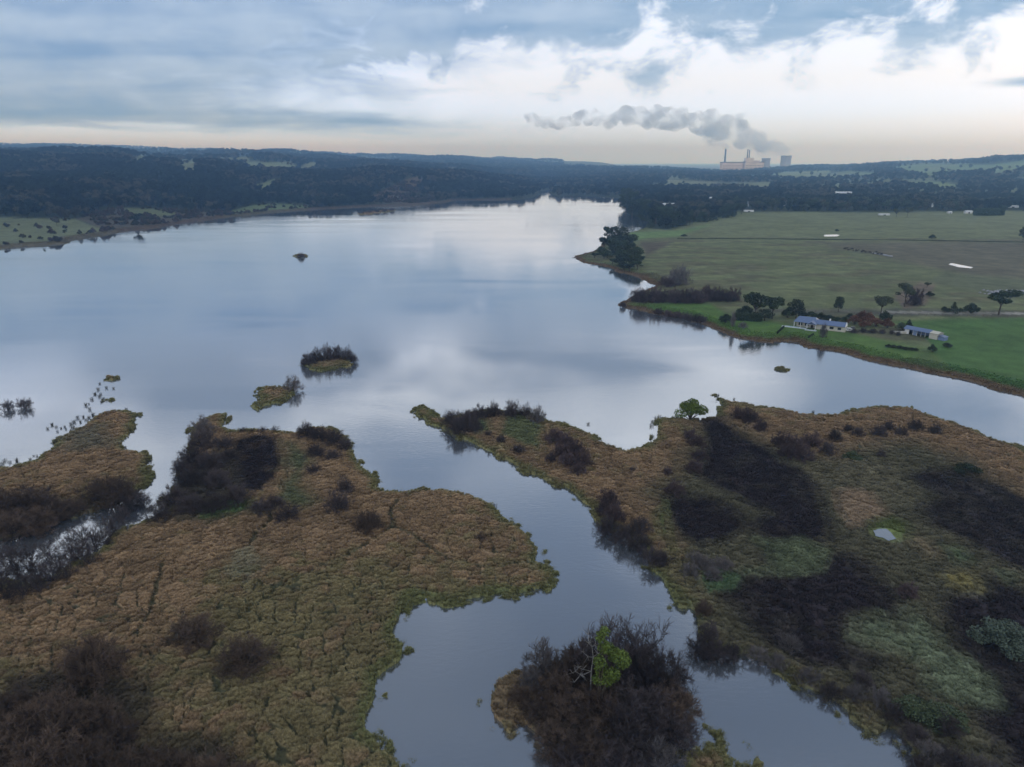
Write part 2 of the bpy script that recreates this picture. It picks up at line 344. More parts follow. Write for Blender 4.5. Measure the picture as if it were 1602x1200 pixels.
pxlay([(985, 478), (1050, 473), (1110, 475), (1140, 492), (1235, 508), (1330, 521), (1400, 538), (1440, 556), (1400, 562), (1330, 552), (1240, 532), (1195, 530), (1150, 524), (1100, 503), (1030, 488)], (0.080, 0.142, 0.038), 2.5, 0.30, 0, 0.5*n1+0.5*n2)
pxlay([(1010, 434), (1060, 434), (1085, 446), (1120, 452), (1000, 456), (1020, 446)], (0.11, 0.11, 0.06), 4, 0.5, 0, n1)
pxlay([(1378, 487.3), (1500, 488.8), (1602, 489.6), (1700, 490.2), (1700, 492), (1602, 491.2), (1500, 490.6), (1378, 489)], (0.30, 0.29, 0.27), 0.4, 0.2, 0, n1, 0.3)
pxlay([(1195, 532.5), (1243, 534.5), (1243, 536), (1195, 535.5), (1160, 531.5), (1160, 529.5)], (0.34, 0.32, 0.28), 0.5, 0.2, 0, n1, 0.3)
# left bank
for p, col in (([(-900, 330), (0, 340), (34, 340), (118, 342), (142, 352), (199, 358), (162, 370), (115, 384), (-50, 400), (-500, 520)], (0.115, 0.135, 0.075)),
               ([(118, 342), (170, 326), (280, 328), (350, 332), (420, 330), (330, 345), (240, 359), (199, 362), (150, 354)], (0.070, 0.062, 0.042)),
               ([(192, 325), (250, 328), (280, 336), (240, 338), (200, 333)], (0.09, 0.11, 0.05)),
               ([(364, 330), (400, 322), (430, 319), (488, 322), (480, 327), (400, 335), (350, 338)], (0.088, 0.12, 0.05)),
               ([(386, 296), (420, 296), (446, 279), (428, 279)], (0.14, 0.17, 0.085)), ([(380, 253), (455, 253), (466, 262), (452, 266), (420, 265), (387, 264)], (0.14, 0.17, 0.09)),
               ([(465, 264), (480, 256), (492, 253), (496, 262), (472, 268)], (0.15, 0.17, 0.10)), ([(283, 254), (307, 252), (305, 268), (284, 267)], (0.14, 0.16, 0.09)),
               ([(207, 245), (232, 249), (228, 254), (210, 253)], (0.12, 0.13, 0.09)), ([(355, 248), (390, 246), (388, 252), (360, 252)], (0.14, 0.16, 0.09)),
               ([(655, 275), (640, 280), (615, 290), (580, 308), (585, 316), (640, 318), (680, 316), (650, 305), (662, 283)], (0.085, 0.068, 0.05)),
               ([(689, 261), (729, 262), (735, 266), (700, 267)], (0.13, 0.14, 0.09)),
               ([(1032, 279), (1131, 285), (1206, 286), (1202, 296), (1178, 296), (1131, 291), (1052, 291)], (0.15, 0.165, 0.10)),
               ([(1197, 273), (1234, 269), (1300, 266), (1300, 279), (1225, 280)], (0.15, 0.19, 0.09)),
               ([(1300, 272), (1328, 268), (1368, 270), (1366, 276), (1328, 277), (1300, 280)], (0.14, 0.19, 0.09)),
               ([(1395, 259), (1451, 256), (1513, 257), (1554, 257), (1602, 251), (1800, 240), (1800, 258), (1602, 265), (1573, 269), (1558, 274), (1552, 268), (1488, 271), (1451, 275), (1421, 272)], (0.12, 0.17, 0.075)),
               ([(1405, 281), (1441, 284), (1455, 283), (1515, 289), (1488, 294), (1455, 292), (1405, 287)], (0.15, 0.20, 0.09))):
    pxlay(p, col, 1.2, 0.35, 0.001 if p[0][1] > 295 else 0.025, 0.5*n2+0.5*n3, 1.5)
cw = sst(fbm(GX/330, GY/420, 201, 4), 0.50, 0.56)*sst(RR, 1700, 2300)*(MAR < -3)*(((GX > 0) & (PXx > 980)) | ((PXx > 215) & (PXx < 600) & (RR > 2300)))*(LAND > 40)*0.85
lay(cw, (0.125, 0.150, 0.080), 0.5, 0.5*n2+0.5*n3); FOR *= 1-0.93*cw
FARMS = [(1318, 305, 30), (1044, 323, 22), (1110, 314, 9), (1122, 315, 7), (1169, 323, 5), (1228, 322, 4), (1172, 331.5, 14), (1456, 324, 8), (1469, 318, 9), (1384, 337, 15), (1487, 334, 5), (1516, 334, 10), (1585, 325, 16), (1003, 316, 5)]
for (a, b_, c_) in FARMS: FOR *= 1-(np.abs(PXx-a) < c_/2+1.5)*(PXy > b_-2)*(PXy < b_+8)
FOR *= (LAND > 6)*(RR < np.where((PXx > 880) & (PXx < 1350), 5900, 9500))*(GH > 0.4)
# fringe on the firm banks
fr = sst(LAND+(n1-0.5)*5, 6.5, 3)*(GX > 0)*(RR < 900)*(MAR < -3); lay(fr, (0.115, 0.080, 0.048), 0.45, n0)
fr = sst(LAND+(n1-0.5)*6, 22, 8)*(GX < 0)*(RR < 2500)*(MAR < -3); lay(fr*0.7, (0.085, 0.062, 0.042), 0.45, n1)
# plain beyond
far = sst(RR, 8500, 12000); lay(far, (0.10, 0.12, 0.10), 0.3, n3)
# marsh: tan reed, much darker green-brown in the crevices, green water margin
mm = (MAR > -2).astype(float)
tone = fbm(GX/40, GY/40, 101, 3)
reed = np.array((0.315, 0.218, 0.130))[None, None]*(0.70+0.5*CELL[..., None]) 
olive = np.array((0.245, 0.205, 0.106))[None, None]*(0.75+0.45*fbm(GX/3, GY/3, 111, 2)[..., None])
kk = sst(0.7*tone+0.3*vn(GX/2.4, GY/2.4, 77)+0.25*(n2-0.5)+0.22*(((CELL*7.3) % 1.0)-0.5)+0.05*sst(GY, 150, 90), 0.46, 0.74)[..., None]
mc = reed*(1-kk)+olive*kk
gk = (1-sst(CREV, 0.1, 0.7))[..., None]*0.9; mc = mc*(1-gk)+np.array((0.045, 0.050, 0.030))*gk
ed = (sst(MAR+(n1-0.5)*3, 3.2, 0.8)*0.75)[..., None]; mc = mc*(1-ed)+np.array((0.14, 0.16, 0.065))*ed
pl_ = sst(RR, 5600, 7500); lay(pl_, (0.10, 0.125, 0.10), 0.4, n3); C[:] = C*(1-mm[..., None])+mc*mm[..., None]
DENS = mm*(0.03+0.97*sst(CREV, 0.35, 0.85))      # tuft density
DENS *= sst(np.hypot(GX-POOL[0], GY-POOL[1]), 3.0, 4.5)
TSC = np.ones(GX.shape)   # tuft size
def mlay(pts, col, soft=2.0, var=0.35, wob=6.0, nn=None, k=1.0, tsc=None):
    s = sdf(wp(pts, 0.5), GX, GY, 30)+(n2-0.5)*wob+(n1-0.5)*wob*0.5
    wgt = sst(s, -soft*1.6, soft*1.6)*mm*k
    if tsc: wgt = wgt*(0.86+0.14*sst(fbm(GX/5.5, GY/5.5, 141, 4), 0.34, 0.50))
    lay(wgt, col, var, n0 if nn is None else nn)
    if tsc: TSC[:] = TSC*(1-wgt)+tsc*wgt
def z1(pts): return [(1000+a/2.661, 600+b/2.661) for a, b in pts]
def z2(pts): return [(1000+a/2.661, 900+b/2.661) for a, b in pts]
OLV = (0.128, 0.120, 0.078); DRK = (0.032, 0.026, 0.030); DRK2 = (0.038, 0.032, 0.034)
# interior of the right marsh is dull olive-grey scrub grass
mlay(z1([(60, 480), (160, 380), (180, 200), (240, 150), (340, 150), (560, 260), (840, 330), (900, 260), (1150, 240), (1330, 300), (1480, 400), (1700, 520), (1900, 800), (1900, 1700), (1300, 1700), (1150, 1560), (850, 1330), (640, 1200), (350, 1110), (260, 1000), (300, 900), (200, 800), (120, 640)]), OLV, 4, 0.5, 9)
mlay(z1([(640, 350), (760, 330), (900, 330), (1080, 330), (1160, 480), (1040, 520), (960, 450), (820, 430), (740, 470), (700, 400)]), (0.17, 0.155, 0.10), 2, 0.5)
mlay(z1([(230, 145), (345, 145), (430, 215), (530, 270), (600, 330), (660, 370), (740, 440), (770, 540), (800, 650), (690, 665), (540, 650), (470, 600), (550, 545), (450, 500), (330, 440), (250, 390), (265, 300), (255, 220)]), DRK, 1.2, 0.5, 4, tsc=0.75)
mlay(z1([(100, 500), (180, 470), (300, 480), (400, 530), (445, 600), (370, 655), (250, 675), (170, 645), (110, 570)]), DRK, 1.2, 0.5, 4, tsc=0.75)
mlay(z1([(530, 700), (620, 675), (720, 710), (730, 750), (620, 775), (530, 750)]), DRK2, 1.0, 0.5, 3, tsc=0.75)
mlay(z1([(360, 840), (500, 800), (720, 800), (800, 730), (900, 720), (970, 770), (1010, 830), (1090, 900), (1130, 990), (980, 960), (920, 985), (870, 1050), (900, 1130), (980, 1170), (900, 1180), (700, 1150), (560, 1080), (450, 990), (370, 900)]), DRK, 1.5, 0.6, 5, tsc=0.75)
mlay(z1([(1080, 385), (1180, 360), (1300, 360), (1450, 400), (1602, 470), (1800, 600), (1800, 900), (1602, 800), (1520, 770), (1430, 700), (1330, 650), (1200, 590), (1150, 540), (1210, 470)]), DRK2, 1.5, 0.8, 6, tsc=0.75)
mlay(z1([(1200, 950), (1240, 870), (1420, 860), (1430, 800), (1602, 850), (1800, 950), (1800, 1700), (1500, 1600), (1500, 1500), (1440, 1350), (1460, 1250), (1360, 1150), (1250, 1050), (1220, 1000)]), DRK, 1.5, 0.6, 6, tsc=0.75)
mlay(z1([(815, 455), (880, 440), (960, 460), (1045, 540), (960, 585), (880, 600), (830, 530)]), (0.33, 0.245, 0.165), 0.8, 0.3, 2)
mlay(z1([(1110, 640), (1180, 640), (1260, 720), (1200, 740)]), (0.26, 0.21, 0.13), 0.8, 0.3, 2)
mlay(z1([(1250, 800), (1320, 790), (1390, 790), (1420, 865), (1300, 850)]), (0.30, 0.26, 0.11), 0.5, 0.3, 1)
mlay(z1([(960, 580), (1060, 560), (1130, 600), (1120, 650), (1060, 660), (980, 640)]), (0.13, 0.16, 0.06), 0.8, 0.5, 2)
mlay(z1([(60, 560), (110, 500), (130, 640), (150, 700), (90, 640)]), (0.145, 0.165, 0.07), 0.8, 0.4, 2)
mlay(z1([(470, 650), (560, 665), (680, 650), (770, 700), (740, 780), (600, 800), (450, 790), (560, 770), (540, 700)]), (0.13, 0.155, 0.09), 1.0, 0.5, 3)
mlay(z1([(280, 800), (330, 780), (400, 810), (380, 850), (300, 860)]), (0.105, 0.165, 0.08), 0.8, 0.4, 2)
mlay(z2([(1100, 150), (1160, 140), (1250, 240), (1260, 310), (1360, 360), (1440, 430), (1465, 530), (1350, 520), (1220, 470), (1180, 380), (1080, 330), (900, 270), (900, 190), (1000, 160), (1090, 230)]), (0.17, 0.20, 0.125), 1.2, 0.6, 4)
mlay(z1([(1260, 680), (1330, 690), (1400, 750), (1330, 770)]), (0.14, 0.18, 0.10), 0.8, 0.5, 2)
mlay(z1([(1480, 780), (1560, 800), (1540, 840)]), (0.14, 0.18, 0.10), 0.8, 0.5, 2)
# left marsh
mlay([(362, 690), (400, 680), (436, 684), (446, 720), (440, 750), (400, 775), (370, 770), (350, 740)], DRK, 1.0, 0.4, 3, tsc=0.75)
mlay([(440, 690), (470, 695), (490, 720), (480, 760), (500, 790), (470, 800), (420, 790), (430, 760), (450, 740)], (0.14, 0.155, 0.085), 1.5, 0.4, 4)
mlay([(300, 720), (360, 700), (380, 780), (420, 800), (330, 815), (262, 812), (270, 780)], (0.085, 0.075, 0.06), 2, 0.4, 4)
mlay([(325, 790), (395, 782), (385, 805), (320, 812)], (0.09, 0.14, 0.055), 0.8, 0.4, 3)
mlay([(350, 860), (400, 850), (420, 880), (390, 905), (360, 900)], (0.23, 0.225, 0.15), 0.8, 0.4, 3, k=0.7)
mlay([(757, 1105), (770, 1065), (830, 1035), (870, 1040), (860, 1110), (830, 1160), (763, 1126)], (0.21, 0.155, 0.095), 0.8, 0.4, 3)
mlay([(790, 640), (810, 640), (850, 665), (850, 705), (815, 700), (780, 680)], (0.15, 0.17, 0.085), 1, 0.4, 3)
mlay([(735, 655), (765, 660), (770, 675), (745, 680)], (0.14, 0.175, 0.08), 1, 0.4, 2)
mlay([(-60, 780), (60, 770), (130, 790), (160, 800), (60, 820), (-60, 850)], (0.11, 0.085, 0.065), 2, 0.4, 4)
mlay([(100, 680), (160, 665), (170, 700), (110, 705)], (0.19, 0.17, 0.12), 2, 0.4, 4)
mlay([(0, 1060), (90, 1040), (215, 1060), (225, 1160), (330, 1170), (360, 1210), (-100, 1260)], (0.075, 0.062, 0.045), 1.5, 0.4, 4)
mlay([(840, 1035), (1010, 1035), (1080, 1090), (1070, 1170), (900, 1200), (850, 1150), (870, 1090)], (0.08, 0.068, 0.05), 1, 0.4, 3)
# long dark game trails and wet lines through the foreground reed bed
for tr in ([(590, 820), (650, 840), (700, 880), (770, 890), (845, 880)], [(620, 780), (610, 830), (540, 870), (430, 920), (380, 960)], [(390, 860), (400, 840), (430, 800)], [(200, 1000), (230, 960), (260, 880)]):
    W = wp(tr, 0.5)
    dd = np.full(GX.shape, 99.0)
    q = (RR < 330) & (MAR > 0) & (GX < 60)
    x = GX[q]+(n1[q]-0.5)*4; y = GY[q]+(n2[q]-0.5)*5; dq = np.full(x.shape, 99.0)
    for (ax, ay), (bx_, by_) in zip(W[:-1], W[1:]):
        ex, ey = bx_-ax, by_-ay; t = np.clip(((x-ax)*ex+(y-ay)*ey)/(ex*ex+ey*ey), 0, 1)
        dq = np.minimum(dq, np.hypot(x-ax-t*ex, y-ay-t*ey))
    dd[q] = dq; wgt = sst(dd, 0.9, 0.3)
    lay(wgt*0.8, (0.045, 0.050, 0.028), 0.4, n0); GH -= wgt*0.5*(GH > 0.5); DENS *= 1-0.85*wgt
C[:] = np.clip(C, 0.004, 0.8)
print('cover', round(time.time()-T0, 1))

def npmesh(name, V, Fq, mat=None, smooth=False, attrs=None):
    """V (n,3), Fq (m,3 or 4) -> mesh"""
    me = bpy.data.meshes.new(name); V = np.asarray(V, np.float32); Fq = np.asarray(Fq, np.int32)
    k = Fq.shape[1]
    me.vertices.add(len(V)); me.vertices.foreach_set('co', V.ravel())
    me.loops.add(Fq.size); me.loops.foreach_set('vertex_index', Fq.ravel())
    me.polygons.add(len(Fq)); me.polygons.foreach_set('loop_start', np.arange(0, Fq.size, k, dtype=np.int32))
    if smooth: me.polygons.foreach_set('use_smooth', np.ones(len(Fq), bool))
    if attrs:
        for an, (typ, val) in attrs.items():
            a = me.attributes.new(an, typ, 'POINT')
            a.data.foreach_set('color' if typ == 'FLOAT_COLOR' else 'vector' if typ == 'FLOAT_VECTOR' else 'value', np.asarray(val).ravel())
    me.update(); me.validate()
    if mat: me.materials.append(mat)
    return me
def link(name, data, parent=None):
    o = bpy.data.objects.new(name, data); COL.objects.link(o)
    if parent: o.parent = parent
    return o
def tag(o, label=None, cat=None, group=None, kind=None):
    if label: o['label'] = label
    if cat: o['category'] = cat
    if group: o['group'] = group
    if kind: o['kind'] = kind
    return o

# ------------------------------------------------------------------ materials
def mat(name, col, rough=0.8, var=0.0, vscale=1.0, metal=0.0, spec=0.3, bump=0.0, bscale=5.0, obj_rand=0.0, backlit=False):
    m = bpy.data.materials.new(name); m.use_nodes = True; n = NT(m.node_tree)
    b = m.node_tree.nodes['Principled BSDF']; b.inputs['Roughness'].default_value = rough; b.inputs['Metallic'].default_value = metal
    b.inputs['Specular IOR Level'].default_value = spec
    c = c4(col); src = None
    tcn = n.new('ShaderNodeTexCoord')
    if var > 0:
        nz = n.noise(tcn.outputs['Object'], vscale, 4)
        f = n.ss(nz, 0.25, 0.75, 1-var, 1+var)
        if obj_rand:
            oi = n.new('ShaderNodeObjectInfo'); f = n.m('MULTIPLY', f, n.ss(oi.outputs['Random'], 0, 1, 1-obj_rand, 1+obj_rand))
        vm = n.new('ShaderNodeVectorMath', operation='SCALE'); vm.inputs[0].default_value = col; n.l.new(f, vm.inputs['Scale'])
        n.l.new(vm.outputs[0], b.inputs['Base Color'])
    else: b.inputs['Base Color'].default_value = c
    if bump > 0:
        bp = n.new('ShaderNodeBump'); bp.inputs['Strength'].default_value = bump; bp.inputs['Distance'].default_value = 0.1
        n.l.new(n.noise(tcn.outputs['Object'], bscale, 4), bp.inputs['Height']); n.l.new(bp.outputs[0], b.inputs['Normal'])
    return m

def ground_mat():
    m = bpy.data.materials.new('ground'); m.use_nodes = True; n = NT(m.node_tree); b = m.node_tree.nodes['Principled BSDF']
    a = n.new('ShaderNodeAttribute', attribute_name='cover')
    tcn = n.new('ShaderNodeTexCoord'); o = tcn.outputs['Object']
    f = n.m('MULTIPLY', n.ss(n.noise(o, 2.2, 5, 0.65), 0.25, 0.75, 0.62, 1.38), n.ss(n.noise(o, 0.11, 5, 0.6), 0.3, 0.7, 0.82, 1.18))
    vm = n.new('ShaderNodeVectorMath', operation='SCALE'); n.l.new(a.outputs['Color'], vm.inputs[0]); n.l.new(f, vm.inputs['Scale'])
    n.l.new(vm.outputs[0], b.inputs['Base Color']); b.inputs['Roughness'].default_value = 0.95; b.inputs['Specular IOR Level'].default_value = 0.1
    bp = n.new('ShaderNodeBump'); bp.inputs['Strength'].default_value = 0.8; bp.inputs['Distance'].default_value = 0.25
    n.l.new(n.noise(o, 1.6, 6, 0.7), bp.inputs['Height']); n.l.new(bp.outputs[0], b.inputs['Normal'])
    return m
GM = ground_mat()
V = np.stack([GX, GY, GH], -1).reshape(-1, 3)
ii = np.arange(NR-1)[:, None]*NTH+np.arange(NTH-1)[None, :]
FQ = np.stack([ii, ii+1, ii+NTH+1, ii+NTH], -1).reshape(-1, 4)[:, ::-1]
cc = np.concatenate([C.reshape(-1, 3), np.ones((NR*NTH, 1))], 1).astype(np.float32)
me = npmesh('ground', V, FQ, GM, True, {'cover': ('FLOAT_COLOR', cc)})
go = link('ground', me); tag(go, 'marshy reed flats, pastures and wooded hills around the lake', kind='structure')
print('ground mesh', round(time.time()-T0, 1))

# water ---------------------------------------------------------------------
def water_mat():
    m = bpy.data.materials.new('lake_water'); m.use_nodes = True; n = NT(m.node_tree); b = m.node_tree.nodes['Principled BSDF']
    tcn = n.new('ShaderNodeTexCoord'); o = tcn.outputs['Object']
    b.inputs['Base Color'].default_value = (0.385, 0.425, 0.485, 1); b.inputs['Metallic'].default_value = 0.88; b.inputs['IOR'].default_value = 1.4
    slick = n.noise(n.scale(o, (0.005, 0.020, 1)), 1.0, 6, 0.62, 0.9)
    n.l.new(n.ss(slick, 0.35, 0.65, 0.025, 0.085), b.inputs['Roughness'])
    h = n.m('ADD', n.m('MULTIPLY', n.noise(n.scale(o, (0.5, 1.1, 1)), 1.0, 3, 0.55), 0.6), n.m('MULTIPLY', n.noise(o, 2.6, 2, 0.5), 0.22))
    bp = n.new('ShaderNodeBump'); bp.inputs['Distance'].default_value = 0.05; n.l.new(n.ss(slick, 0.38, 0.62, 0.15, 0.8), bp.inputs['Strength'])
    n.l.new(h, bp.inputs['Height']); n.l.new(bp.outputs[0], b.inputs['Normal'])
    return m
WM = water_mat()
def quadgrid(x0, x1, y0, y1, z, nx, ny):
    xs = np.linspace(x0, x1, nx); ys = np.linspace(y0, y1, ny); a, b_ = np.meshgrid(xs, ys)
    V = np.stack([a, b_, np.full(a.shape, z)], -1).reshape(-1, 3)
    i = np.arange(ny-1)[:, None]*nx+np.arange(nx-1)[None, :]
    return V, np.stack([i, i+1, i+nx+1, i+nx], -1).reshape(-1, 4)
V, Fq = quadgrid(-2600, 1200, -800, 3700, 0.0, 20, 24)
tag(link('lake_water', npmesh('lake_water', V, Fq, WM)), 'calm grey-blue lake reflecting the clouds', kind='structure')

def blob(pts, z, name, material, label, dens=4, wob=0.3):
    """a thin still pool lying just over the ground"""
    W = wp(pts, z); n_ = len(W); cx = sum(p[0] for p in W)/n_; cyy = sum(p[1] for p in W)/n_
    ring = []
    for i in range(n_):
        a, b_ = W[i], W[(i+1) % n_]
        for k in range(dens):
            t = k/dens; x = a[0]*(1-t)+b_[0]*t; y = a[1]*(1-t)+b_[1]*t
            ring.append((x+(random.random()-.5)*wob, y+(random.random()-.5)*wob, z))
    V = [(cx, cyy, z)]+ring; m_ = len(ring)
    Fq = [(0, 1+i, 1+(i+1) % m_) for i in range(m_)]
    return tag(link(name, npmesh(name, V, Fq, material)), label, kind='structure')
def gz(px, py): return on(px, py)[2]
for pts, lab in (([(1288, 368.6), (1291, 367.2), (1310, 367.0), (1314, 368), (1309, 369.8), (1291, 370)], 'narrow bright farm pond near the fence line'),
                 ([(1483, 413.5), (1489, 411.6), (1504, 414.6), (1522, 418), (1520, 419.8), (1500, 418)], 'slanting bright farm pond in the brown pasture')):
    cx = sum(p[0] for p in pts)/len(pts); cyy = sum(p[1] for p in pts)/len(pts)
    zz_ = max(float(ground(np.array([g0(a, b_, 3.5)[0]]), np.array([g0(a, b_, 3.5)[1]]))[0]) for a, b_ in pts+[(cx, cyy)])+0.12
    blob(pts, zz_, 'farm_pond', WM, lab, wob=1.0)
pp = z1([(975, 612), (1000, 604), (1030, 605), (1055, 628), (1070, 645), (1040, 655), (1010, 640), (985, 635)])
blob(pp, 0.88, 'marsh_pool', mat('marsh_pool_water', (0.10, 0.15, 0.22), 0.15, 0.1, 0.5, spec=0.5), 'small blue pool in the middle of the right marsh', wob=0.2)

# ------------------------------------------------------------------ instanced ground cover and far woods ("stuff")
def tuft_proto(name, n, length, width, spread, m, seed):
    rs = np.random.RandomState(seed); V = []; Fq = []
    for i in range(n):
        a = rs.rand()*6.283; r0 = rs.rand()**0.5*spread*0.45; L = length*(0.6+0.5*rs.rand())
        lean = 0.15+0.75*r0/(spread*0.45)*rs.rand()+0.25*rs.rand()
        bx_, by_ = math.cos(a)*r0, math.sin(a)*r0; a2 = a+(rs.rand()-.5)*1.6
        dx, dy = math.cos(a2), math.sin(a2); px_, py_ = -dy*width*0.5, dx*width*0.5
        p0 = (bx_, by_, -0.1); p1 = (bx_+dx*lean*L*0.35, by_+dy*lean*L*0.35, L*0.62); p2 = (bx_+dx*lean*L*0.95, by_+dy*lean*L*0.95, L*(0.95-0.35*lean))
        k = len(V)
        V += [(p0[0]-px_, p0[1]-py_, p0[2]), (p0[0]+px_, p0[1]+py_, p0[2]), (p1[0]-px_*1.1, p1[1]-py_*1.1, p1[2]), (p1[0]+px_*1.1, p1[1]+py_*1.1, p1[2]), (p2[0]-px_*.3, p2[1]-py_*.3, p2[2]), (p2[0]+px_*.3, p2[1]+py_*.3, p2[2])]
        Fq += [(k, k+1, k+3, k+2), (k+2, k+3, k+5, k+4)]
    return bpy.data.objects.new(name, npmesh(name, V, Fq, m))
def inst_mat(name, rough=0.9, lo=0.7, hi=1.35, trans=0.0):
    m = bpy.data.materials.new(name); m.use_nodes = True; n = NT(m.node_tree); b = m.node_tree.nodes['Principled BSDF']
    a = n.new('ShaderNodeAttribute', attribute_name='icol', attribute_type='INSTANCER')
    g = n.new('ShaderNodeNewGeometry'); f = n.ss(n.noise(g.outputs['Position'], 2.6, 3, 0.6), 0.25, 0.75, lo, hi)
    vm = n.new('ShaderNodeVectorMath', operation='SCALE'); n.l.new(a.outputs['Color'], vm.inputs[0]); n.l.new(f, vm.inputs['Scale'])
    n.l.new(vm.outputs[0], b.inputs['Base Color']); b.inputs['Roughness'].default_value = rough; b.inputs['Specular IOR Level'].default_value = 0.15
    return m
TM = inst_mat('dry_reed')
LM = inst_mat('far_leaf', 0.85, 0.65, 1.4)

def scatter(name, pts, rz, scl, cols, protos, label, z_stretch=None):
    n_ = len(pts); me = bpy.data.meshes.new(name); me.vertices.add(n_); me.vertices.foreach_set('co', np.asarray(pts, np.float32).ravel())
    def at(an, typ, val):
        a = me.attributes.new(an, typ, 'POINT'); a.data.foreach_set('color' if typ == 'FLOAT_COLOR' else 'vector' if typ == 'FLOAT_VECTOR' else 'value', np.asarray(val).ravel())
    at('rot', 'FLOAT_VECTOR', np.stack([np.zeros(n_), np.zeros(n_), rz], -1).astype(np.float32))
    s3 = np.stack([scl, scl, scl*(1 if z_stretch is None else z_stretch)], -1).astype(np.float32)
    at('scl', 'FLOAT_VECTOR', s3)
    at('icol', 'FLOAT_COLOR', np.concatenate([cols, np.ones((n_, 1))], 1).astype(np.float32))
    at('pick', 'INT', RS.randint(0, len(protos), n_).astype(np.int32))
    o = link(name, me)
    col = bpy.data.collections.new(name+'_kinds')
    for p in protos: col.objects.link(p)
    g = bpy.data.node_groups.new(name, 'GeometryNodeTree'); g.interface.new_socket('Geometry', in_out='INPUT', socket_type='NodeSocketGeometry'); g.interface.new_socket('Geometry', in_out='OUTPUT', socket_type='NodeSocketGeometry')
    gi = g.nodes.new('NodeGroupInput'); gout = g.nodes.new('NodeGroupOutput'); ip = g.nodes.new('GeometryNodeInstanceOnPoints'); ci = g.nodes.new('GeometryNodeCollectionInfo')
    ci.inputs['Collection'].default_value = col; ci.inputs['Separate Children'].default_value = True; ci.inputs['Reset Children'].default_value = True
    ip.inputs['Pick Instance'].default_value = True
    def na(an, typ):
        q = g.nodes.new('GeometryNodeInputNamedAttribute'); q.data_type = typ; q.inputs['Name'].default_value = an
        return [s for s in q.outputs if s.enabled and s.name == 'Attribute'][0]
    L = g.links
    L.new(gi.outputs[0], ip.inputs['Points']); L.new(ci.outputs[0], ip.inputs['Instance']); L.new(na('pick', 'INT'), ip.inputs['Instance Index'])
    L.new(na('rot', 'FLOAT_VECTOR'), ip.inputs['Rotation']); L.new(na('scl', 'FLOAT_VECTOR'), ip.inputs['Scale']); L.new(ip.outputs[0], gout.inputs[0])
    md = o.modifiers.new('scatter', 'NODES'); md.node_group = g
    tag(o, label, kind='stuff')
    return o
def grid_at(A, fi, fj):
    i = fi.astype(int); j = fj.astype(int); u = fi-i; v = fj-j
    if A.ndim == 3: u = u[:, None]; v = v[:, None]
    return (A[i, j]*(1-v)+A[i, j+1]*v)*(1-u)+(A[i+1, j]*(1-v)+A[i+1, j+1]*v)*u
dR = np.gradient(rr)[:, None]; dT = np.gradient(th)[None, :]; AREA = RR*dR*dT
def sample(wgt, n_):
    p = (AREA*wgt)[:-1, :-1].ravel(); p = p/p.sum(); c_ = np.cumsum(p)
    k = np.searchsorted(c_, RS.rand(n_)); k = np.minimum(k, len(c_)-1)
    fi = (k//(NTH-1))+RS.rand(n_)*0.999; fj = (k % (NTH-1))+RS.rand(n_)*0.999
    return fi, fj
def place(fi, fj):
    r = np.interp(fi, np.arange(NR), rr); t = np.interp(fj, np.arange(NTH), th)
    return r*np.sin(t), r*np.cos(t)
vis = (PXx > -120) & (PXx < 1722) & (PXy < 1330)
# reed tufts on the marsh
wgt = DENS*(MAR > 0.0)*vis*sst(RR, 2500, 400)
wgt = wgt/np.maximum(RR/130.0, 1.0)**1.6
fi, fj = sample(wgt, 290000)
x, y = place(fi, fj); z = grid_at(GH, fi, fj); c_ = grid_at(C, fi, fj); sc_ = grid_at(TSC, fi, fj)*(0.28+0.42*RS.rand(len(x))**1.5)*np.maximum(np.hypot(x, y)/130.0, 1.0)**0.45
c_ = c_*(0.8+0.4*RS.rand(len(x)))[:, None]
scatter('reed_bed', np.stack([x, y, z-0.05], -1), RS.rand(len(x))*6.283, sc_, c_,
        [tuft_proto('reed_tuft', 34, 0.85, 0.075, 0.9, TM, 1), tuft_proto('reed_tuft', 40, 0.7, 0.085, 1.1, TM, 2), tuft_proto('reed_tuft', 28, 1.0, 0.07, 0.8, TM, 3)],
        'tan and olive reeds and rushes covering the marsh flats')
# firm bank fringe: rough grass
wgt = (MAR < -1)*sst(LAND, 0.0, 0.6)*sst(LAND, 14, 6)*(RR < 1300)*vis/np.maximum(RR/200, 1)**1.5
fi, fj = sample(wgt, 22000); x, y = place(fi, fj); z = grid_at(GH, fi, fj); c_ = grid_at(C, fi, fj)*(0.7+0.5*RS.rand(len(x)))[:, None]
scatter('bank_grass', np.stack([x, y, z-0.05], -1), RS.rand(len(x))*6.283, 0.35+RS.rand(len(x))*0.5, c_*1.7,
        [tuft_proto('grass_tuft', 24, 0.8, 0.10, 1.0, TM, 4), tuft_proto('grass_tuft', 30, 0.6, 0.12, 1.2, TM, 5)], 'rough brown grass fringe along the far lake banks')
print('tufts', round(time.time()-T0, 1))

